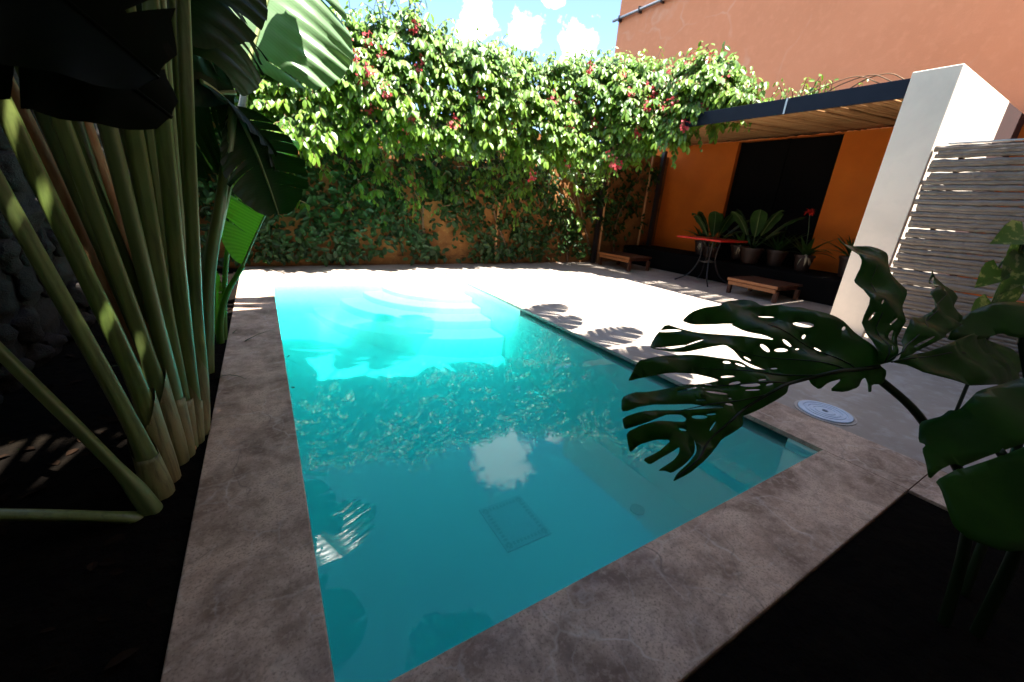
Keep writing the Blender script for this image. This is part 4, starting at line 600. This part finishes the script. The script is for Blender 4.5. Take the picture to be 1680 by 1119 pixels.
for k in range(26):
    a = rng.uniform(0, 6.28); V, F = strap((-.52+rng.normal(0, .05), 3.45+rng.normal(0, .12), -.28), (math.cos(a)*.6, math.sin(a)*.6, 1.1), rng.uniform(.4, .8), .011, rng.uniform(1.2, 2.4)); obj('blade', V, F, MT['potleaf'], gt_, smooth=True)
# near dark leaves high on the left
nl = empty('near_paddle_plant', (-1.15, .8, -.3)); tag(nl, 'dark silhouetted paddle leaf plant close to the viewer on the left', 'plant')
tube('stalk', catmull([(-1.1, .8, -.3), (-1.08, .82, .5), (-1.02, .9, 1.2), (-.98, .95, 1.75)], 8), [.05, .03], MT['stalk'], nl, 10)
tube('stalk', catmull([(-1.05, .85, -.3), (-1.0, .88, .6), (-.9, .95, 1.3), (-.85, 1.0, 1.6)], 8), [.045, .03], MT['stalk'], nl, 10)
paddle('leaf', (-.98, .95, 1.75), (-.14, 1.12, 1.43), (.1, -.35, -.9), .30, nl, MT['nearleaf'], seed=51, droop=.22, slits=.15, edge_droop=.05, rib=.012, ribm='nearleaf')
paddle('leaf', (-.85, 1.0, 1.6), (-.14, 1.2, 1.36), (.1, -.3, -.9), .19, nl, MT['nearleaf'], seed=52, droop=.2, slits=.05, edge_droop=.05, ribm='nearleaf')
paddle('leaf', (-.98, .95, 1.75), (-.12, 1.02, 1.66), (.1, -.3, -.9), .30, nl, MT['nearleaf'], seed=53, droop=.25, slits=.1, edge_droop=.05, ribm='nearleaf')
# overhead fan palm: tall trunk left of the viewer, its leaves arch over the pool
tp_ = empty('fan_palm', (-.9, .3, -.3)); tag(tp_, 'tall fan palm overhead whose leaves shade the near pool', 'palm')
tube('trunk', [(-.9, .3, -.3), (-.88, .32, 1.5), (-.8, .4, 3.3)], [.13, .11, .12], MT['stem'], tp_, 12)
crown = np.array([-.8, .4, 3.3]); k = 0
for tip in ((3.45, .75), (3.65, 1.35), (3.3, 1.95), (3.5, 2.5), (3.1, .3), (2.0, 3.55), (1.55, 3.75), (2.75, 1.15), (2.8, 1.7)):
    t = np.array([*tip, 4.25]); dr = unit(t-crown-np.array([0, 0, .9])); b = t-dr*1.25
    tube('leaf_stalk', catmull([crown, crown+(b-crown)*.5+np.array([0, 0, .35]), b], 5), [.035, .014], MT['stalk'], tp_, 6)
    paddle('leaf', b, t, unit(np.cross(dr, [0, 0, 1])), .24 if k < 5 else .34, tp_, MT['palmleaf'], seed=140+k, droop=.1, n=44, slits=1.0, edge_droop=.35, lat=.6); k += 1
for d, w, lst in ((.7, .46, np.linspace(-25, 100, 6)), (1.4, .5, np.linspace(-12, 104, 9)), (2.1, .5, np.linspace(-8, 96, 11)), (2.8, .5, np.linspace(-16, 66, 14)), (2.4, .5, np.linspace(-10, 60, 11))):
    for az in lst:
        a = R(az+rng.uniform(-5, 5)); dr = np.array([math.cos(a), math.sin(a), 0]); b = crown+dr*d*.85+np.array([0, 0, .75+.1*d]); t = crown+dr*(d+1.15)+np.array([0, 0, .85+.1*rng.random()])
        lim = (2.1+.45*rng.random()) if t[0] > .55 else (2.7+.5*rng.random())
        if t[0] > 2.88:
            f = (2.88-crown[0])/(t[0]-crown[0]); t[:2] = crown[:2]+(t[:2]-crown[:2])*f; b[:2] = crown[:2]+(b[:2]-crown[:2])*f
        if t[1] > lim:
            f = (lim-crown[1])/(t[1]-crown[1]); t[:2] = crown[:2]+(t[:2]-crown[:2])*f; b[:2] = crown[:2]+(b[:2]-crown[:2])*f
        tube('leaf_stalk', catmull([crown, crown+dr*d*.35+np.array([0, 0, .5]), b], 5), [.035, .016], MT['stalk'], tp_, 6)
        paddle('leaf', b, t, unit(np.cross(dr, [0, 0, 1])), w, tp_, MT['palmleaf'], seed=80+k, droop=.12, n=26, slits=.35, edge_droop=.12); k += 1

# dead leaves and seedlings on the dark beds
P = []; A = []; N = []; S = []
for k in range(260):
    P.append((-.40-rng.random()*.9, rng.uniform(.4, 5.5), -.010))
    a = rng.uniform(0, 6.28); A.append((math.cos(a), math.sin(a), rng.uniform(0, .35))); N.append((rng.normal(0, .3), rng.normal(0, .3), 1)); S.append(rng.uniform(.03, .08))
P, A, N, S = map(np.array, (P, A, N, S)); V, F, _ = place_leaves(P, A, N, S); ll = obj('leaf_litter', V, F, MT['litter'], None, tint=np.repeat(rng.random(len(P)), len(LT))); ll['kind'] = 'stuff'; ll['label'] = 'dry brown leaf litter scattered over the dark garden soil'; ll['category'] = 'leaf litter'

# ------------------------------------------------------------------ monstera at the right
def pip(p, poly):
    c = False; x, y = p; j = len(poly)-1
    for i in range(len(poly)):
        xi, yi = poly[i]; xj, yj = poly[j]
        if (yi > y) != (yj > y) and x < (xj-xi)*(y-yi)/(yj-yi)+xi: c = not c
        j = i
    return c
def flat_leaf(name, outline, holes, plane, bend, m, parent, step=.028):
    hs_ = []
    for h in holes:      # slim the holes into slits that run outward from the midrib
        c = np.mean(h, axis=0); q = np.array(h)-c; w, e = np.linalg.eigh(q.T@q); L1, L2 = q@e[:, 1], q@e[:, 0]
        if w[1] < 8e-4 and len(hs_) % 3 == 2 and len(holes) > 12: hs_.append(None); continue
        hs_.append([tuple(c+a_*1.12*e[:, 1]+b_*.66*e[:, 0]) for a_, b_ in zip(L1, L2)])
    holes = [h for h in hs_ if h]
    A, U, Vv, Nn = [np.array(q) for q in plane]; pts = []; edges = []
    def ring(L):
        b = len(pts); pts.extend(Vector(p) for p in L); edges.extend((b+i, b+(i+1) % len(L)) for i in range(len(L)))
    sm = []
    for i in range(len(outline)):   # round the outline a little
        p, q = np.array(outline[i]), np.array(outline[(i+1) % len(outline)]); sm += [tuple(p*.82+q*.18), tuple(p*.18+q*.82)]
    ring(sm)
    for h in holes: ring(h)
    xs = [p[0] for p in outline]; ys_ = [p[1] for p in outline]
    for x in np.arange(min(xs), max(xs), step):
        for y in np.arange(min(ys_), max(ys_), step): pts.append(Vector((x+random.uniform(-.004, .004), y+random.uniform(-.004, .004))))
    r = delaunay_2d_cdt(pts, edges, [], 0, 1e-5); P2 = r[0]; F = []
    for f in r[2]:
        c = ((P2[f[0]].x+P2[f[1]].x+P2[f[2]].x)/3, (P2[f[0]].y+P2[f[1]].y+P2[f[2]].y)/3)
        if pip(c, sm) and not any(pip(c, h) for h in holes): F.append(tuple(f))
    used = sorted({i for f in F for i in f}); mp = {k: i for i, k in enumerate(used)}
    V = [A+U*P2[i].x+Vv*P2[i].y+Nn*bend(P2[i].x, P2[i].y) for i in used]
    return obj(name, V, [tuple(mp[i] for i in f) for f in F], m, parent, smooth=True, solid=.0012)
def bendA(u, v):
    d = v-np.interp(-u, [0, .13, .29, .40, .48, .556, .65], [0, -.022, -.062, -.125, -.175, -.235, -.30]) if u < 0 else math.hypot(u, v)*.6
    return .05*math.sin(u*4.2+.6)-.32*max(0, abs(d)-.10)**1.6+.010*math.sin(u*26+v*31)+.008*math.sin(v*44-u*13)
def bendB(u, v): return -.5*(u*u+v*v)+.012*math.sin(u*22+v*9)
mo = empty('monstera_plant', (1.9, .0, -.3)); tag(mo, 'large dark green split leaf monstera reaching over the pool corner', 'plant')
leafA = flat_leaf('leaf', *LEAF['blade'], PA, bendA, MT['monstera'], mo)
leafA['label'] = 'big perforated leaf blade hanging over the pool'
for nm in ('u1', 'u2', 'u4'): flat_leaf('leaf_lobe', *LEAF[nm], PA, lambda u, v, n=nm: bendA(u, v)+(.012 if n == 'u1' else .022 if n == 'u2' else .03), MT['monstera'], leafA)
def onA(u, v, off=.004): A, U, Vv, Nn = [np.array(q) for q in PA]; return A+U*u+Vv*v+Nn*(bendA(u, v)+off)
M_ = LEAF['mid']; mid = catmull([(*p, 0) for p in M_], 8)
tube('midrib', [onA(u, v, .001) for u, v, _ in mid], [.006, .002], MT['monvein'], leafA, 6)
for (a, b, c) in (((0, .005), (.045, .11), (.125, .34)), ((0, .005), (.17, .11), (.48, .335)), ((0, 0), (.2, .04), (.6, .12)), ((-.06, -.012), (-.16, .06), (-.28, .12)), ((-.10, -.018), (-.24, .02), (-.42, .04)), ((-.18, -.035), (-.32, -.03), (-.50, -.02)), ((-.26, -.055), (-.42, -.065), (-.60, -.08)), ((-.34, -.09), (-.48, -.12), (-.62, -.15))):
    tube('vein', [onA(*(np.array(a)*(1-t)**2+2*np.array(b)*t*(1-t)+np.array(c)*t*t), .002 if c[0] < 0 else .013 if c[0] < .2 else .023 if c[0] < .5 else .031) for t in np.linspace(0, 1, 10)], [.0022, .0008], MT['monvein'], leafA, 5)
flat_leaf('leaf', *LEAF['low'], PB, bendB, MT['monstera'], mo); flat_leaf('leaf', *LEAF['u3'], PC, lambda u, v: bendB(u, v)*.4, MT['monstera'], mo)
A0 = np.array(PA[0])
tube('leaf_stalk', catmull([A0+np.array([0, 0, .0]), (1.574, .236, .684), (1.70, .09, .42), (1.85, .0, -.3)], 8), [.011, .012, .018], MT['monvein'], mo, 8)
tube('leaf_stalk', catmull([np.array(PB[0]), (1.72, .0, .5), (1.9, -.05, -.3)], 8), [.01, .018], MT['monvein'], mo, 8)
tube('leaf_stalk', catmull([np.array(PC[0])+np.array([.02, -.02, -.01]), (2.1, .1, .6), (1.98, .0, -.3)], 8), [.009, .016], MT['monvein'], mo, 8)
# variegated pothos climbing beside the screen
def heart(base, d, nrm, L, w=.42):
    d = unit(d); s = unit(np.cross(nrm, d)); n = np.cross(d, s); V = []; F = []; prof = ((0, .05, -.0), (.02, .7, -.12), (.2, 1.0, 0), (.45, .86, 0), (.7, .5, 0), (.9, .17, 0), (1, .01, 0))
    for t, ww, back in prof:
        for sg in (-1, 0, 1): V.append(np.array(base)+L*(d*(t+back*abs(sg))+s*sg*ww*w+n*(.10*abs(sg)*ww-.22*t*t)))
    for i in range(len(prof)-1):
        for j in (0, 1): a = i*3+j; F.append((a, a+3, a+4, a+1))
    return V, F
po = empty('pothos_plant', (4.1, .35, 0)); tag(po, 'variegated yellow green pothos climbing a stick in front of the cane screen', 'plant')
PB0 = np.array([3.62, .50, 1.2])
tube('support_stick', [(3.75, .45, .0), (3.70, .47, .7), (3.62, .50, 1.30)], .010, MT['monvein'], po, 6)
for k, (o, d, L) in enumerate((((-.02, .02, .20), (-.25, .1, .8), .17), ((.03, -.02, .12), (.6, -.2, .5), .17), ((-.05, 0, .05), (-.7, .2, -.2), .19), ((.02, 0, .0), (.1, -.2, -1), .24), ((.08, -.05, .02), (.7, -.3, -.5), .2), ((0, -.03, -.08), (-.4, -.1, -.8), .22), ((.06, -.03, -.12), (.5, -.3, -.9), .21), ((-.06, .03, -.15), (-.7, .1, -.6), .16), ((.1, -.06, .1), (.8, -.4, .2), .18), ((.02, -.02, -.25), (.2, -.2, -1), .2), ((-.02, .0, -.35), (-.5, 0, -.6), .2))):
    V, F = heart(PB0+np.array(o), np.array(d), unit([-.5, -.6, .6]), L); obj('leaf', V, F, MT['pothos'], po, smooth=True)
    tube('leaf_stalk', catmull([PB0+np.array([.01, -.01, o[2]-.12]), PB0+np.array(o)*.6, PB0+np.array(o)], 4), .005, MT['pothos'], po, 5)

# ------------------------------------------------------------------ patio furniture and pots
tb = empty('patio_table', (7.25, 4.7, 0)); tag(tb, 'red topped square patio table on thin dark legs', 'table')
box('table_top', 6.82, 7.68, 4.25, 5.15, .815, .845, MT['red'], tb, bevel=.005)
for sx in (-1, 1):
    for sy in (-1, 1): tube('leg', catmull([(7.25+sx*.12, 4.7+sy*.12, .815), (7.25+sx*.10, 4.7+sy*.10, .45), (7.25+sx*.2, 4.7+sy*.2, .15), (7.25+sx*.36, 4.7+sy*.36, 0.01)], 5), .013, MT['blacksteel'], tb, 6)
V, F = lathe(7.25, 4.7, [(.15, .40), (.15, .42), (.135, .42), (.135, .40)], 20); obj('leg_ring', V, F, MT['blacksteel'], tb)
def low_bench(x0, x1, y0, y1, h, label, wm='wood'):
    b = empty('wooden_bench', ((x0+x1)/2, (y0+y1)/2, 0)); tag(b, label, 'bench'); n = 6
    for k in range(n):
        w = (x1-x0)/n; box('slat', x0+k*w+.006, x0+(k+1)*w-.006, y0, y1, h-.03, h, MT[wm], b, bevel=.004)
    for yy in (y0+.06, y1-.12): box('cross_rail', x0+.02, x1-.02, yy, yy+.05, h-.09, h-.0305, MT[wm], b)
    box('apron', x0-.012, x0+.004, y0+.0, y1, h-.05, h-.002, MT['wood'], b, bevel=.004); box('lower_apron', x0+.004, x0+.03, y0+.02, y1-.02, h-.115, h-.06, MT['wood'], b)  # front edge painted brighter, as if catching the light
    for xx in (x0+.03, x1-.09):
        for yy in (y0+.0, y1-.06): box('leg', xx, xx+.06, yy, yy+.055, 0.0, h-.0305 if False else h-.0915, MT[wm], b)
low_bench(6.75, 7.55, 3.10, 3.92, .27, 'low slatted brown wooden bench with an orange front edge near the white wall', 'darkwood')
low_bench(6.55, 7.25, 6.0, 6.95, .30, 'low dark wooden bench in the shade by the ochre wall', 'darkwood')
def pot(x, y, r, h, label, kind):
    zb = .42 if x > 7.7 else 0.0; e = empty('potted_plant', (x, y, zb)); tag(e, label, 'potted plant')
    V, F = lathe(x, y, [(.001, .002), (r*.68, .002), (r*.98, h*.85), (r*1.08, h*.86), (r*1.08, h), (r*.95, h), (r*.9, h*.88), (.001, h*.87)], 24); V = [(a_, b_, c_+zb) for a_, b_, c_ in V]; obj('pot', V, F, MT['darkpot'], e, smooth=False)
    c = np.array([x, y, zb+h*.88])
    if kind == 'spiky':
        for k in range(22):
            a = k*2.4; el = .5+.06*(k % 9); V, F = strap(c+np.array([math.cos(a)*.02, math.sin(a)*.02, 0]), (math.cos(a), math.sin(a), el*1.6), rng.uniform(.45, .7), .022, rng.uniform(.4, 1.1)); obj('leaf', V, F, MT['potleaf'], e, smooth=True)
    if kind == 'broad':
        for k, (a, el, L) in enumerate(((3.6, 1.4, .75), (5.2, 1.3, .7), (4.4, 2.2, .6), (2.6, 1.6, .6), (.6, 1.5, .7), (1.6, 2.0, .6), (5.9, .8, .5))):
            d = unit([math.cos(a), math.sin(a), el]); b = c+d*.30; tube('leaf_stalk', [c, b], [.012, .009], MT['potleaf'], e, 6)
            paddle('leaf', b, b+unit(d+np.array([0, 0, -.25]))*L, unit(np.cross(d, [0, 0, 1])), .13, e, MT['potleaf'], seed=200+k, droop=.25, slits=.0, n=16, rib=.006)
    if kind == 'bromeliad':
        for k in range(18):
            a = k*2.4; V, F = strap(c, (math.cos(a), math.sin(a), .7+.05*k), rng.uniform(.35, .62), .045, rng.uniform(.3, 1.3)); obj('leaf', V, F, MT['potleaf'], e, smooth=True)
        for k in range(7):
            V, F = strap(c+np.array([-.1, -.05, .05]), (rng.normal(-.3, .5), rng.normal(-.3, .5), -.4), .22, .012, 1.2); obj('pale_root', V, F, MT['paleroot'], e, smooth=True)
    return e
box('built_in_bench', 7.7, BX-.004, 2.10, WALLY-.05, .002, .42, MT['dark'], None, bevel=.02); tag(bpy.data.objects['built_in_bench'], 'long low dark built in bench along the orange patio wall', 'bench')  # near-black bench added to fill the dark low zone under the roof
pot(8.25, 5.55, .15, .30, 'potted bromeliad on a tall pot beside the dark doorway behind the table', 'bromeliad')
pot(8.35, 4.75, .17, .30, 'large dark potted bromeliad standing on the bench in front of the doorway', 'bromeliad')
pot(8.0, 5.15, .18, .22, 'dark broad leaved potted plant on the bench behind the red table', 'broad')
pot(8.3, 4.0, .17, .30, 'dark spiky potted plant on the bench below the doorway', 'spiky')
pot(8.0, 4.32, .2, .30, 'potted broad leaved plant in front of the dark doorway', 'broad')
e = pot(8.25, 3.50, .15, .28, 'potted bromeliad with a single red flower beside the doorway', 'bromeliad')
V, F = tubevf([(8.25, 3.5, .66), (8.22, 3.55, 1.1), (8.18, 3.6, 1.42)], .007, 5); obj('flower_stalk', V, F, MT['potleaf'], e)
for k in range(14):
    a = k*2.4; V, F = strap((8.18, 3.6, 1.40), (math.cos(a)*(.3+.06*k), math.sin(a)*(.3+.06*k), 1.0), .11, .032, 1.2+.1*k); obj('petal', V, F, MT['red'], e)
pot(8.35, 2.85, .16, .34, 'potted spiky dark leaved plant against the orange wall by the white pillar', 'spiky')
# loose things: bark chips in the bed, specks along the water edge
for k in range(8):
    V, F = boxvf(-.02, .02, -.012, .012, -.004, .004); o = obj('bark_chip', V, F, MT['bark'], None, bevel=.003); o.location = (-.40-rng.random()*.16, 3.2+rng.random()*1.4, -.038); o.rotation_euler = (rng.uniform(-.2, .2), rng.uniform(-.2, .2), rng.uniform(0, 3))
    tag(o, 'small reddish bark chip lying on the soil by the coping', 'bark chip', 'bark chips in the bed')
FL = [(.06, 4.35, 'small dead leaf speck floating against the left coping, farthest of three'), (.055, 3.35, 'small dead leaf speck floating against the left coping, middle of three'), (.06, 2.75, 'small dead leaf speck floating against the left coping, nearest of three'), (1.1, 5.9, 'pale speck floating over the curved pool steps')]
for k, (x, y, lb) in enumerate(FL):
    V, F = strap((0, 0, 0), (1, 0, .1), .03, .007, .2, 4); o = obj('floating_leaf', V, F, MT['pebble'], None, solid=.001); o.location = (x, y, WL+.002); o.rotation_euler = (0, 0, k*1.1)
    tag(o, lb, 'leaf', 'specks floating on the pool')
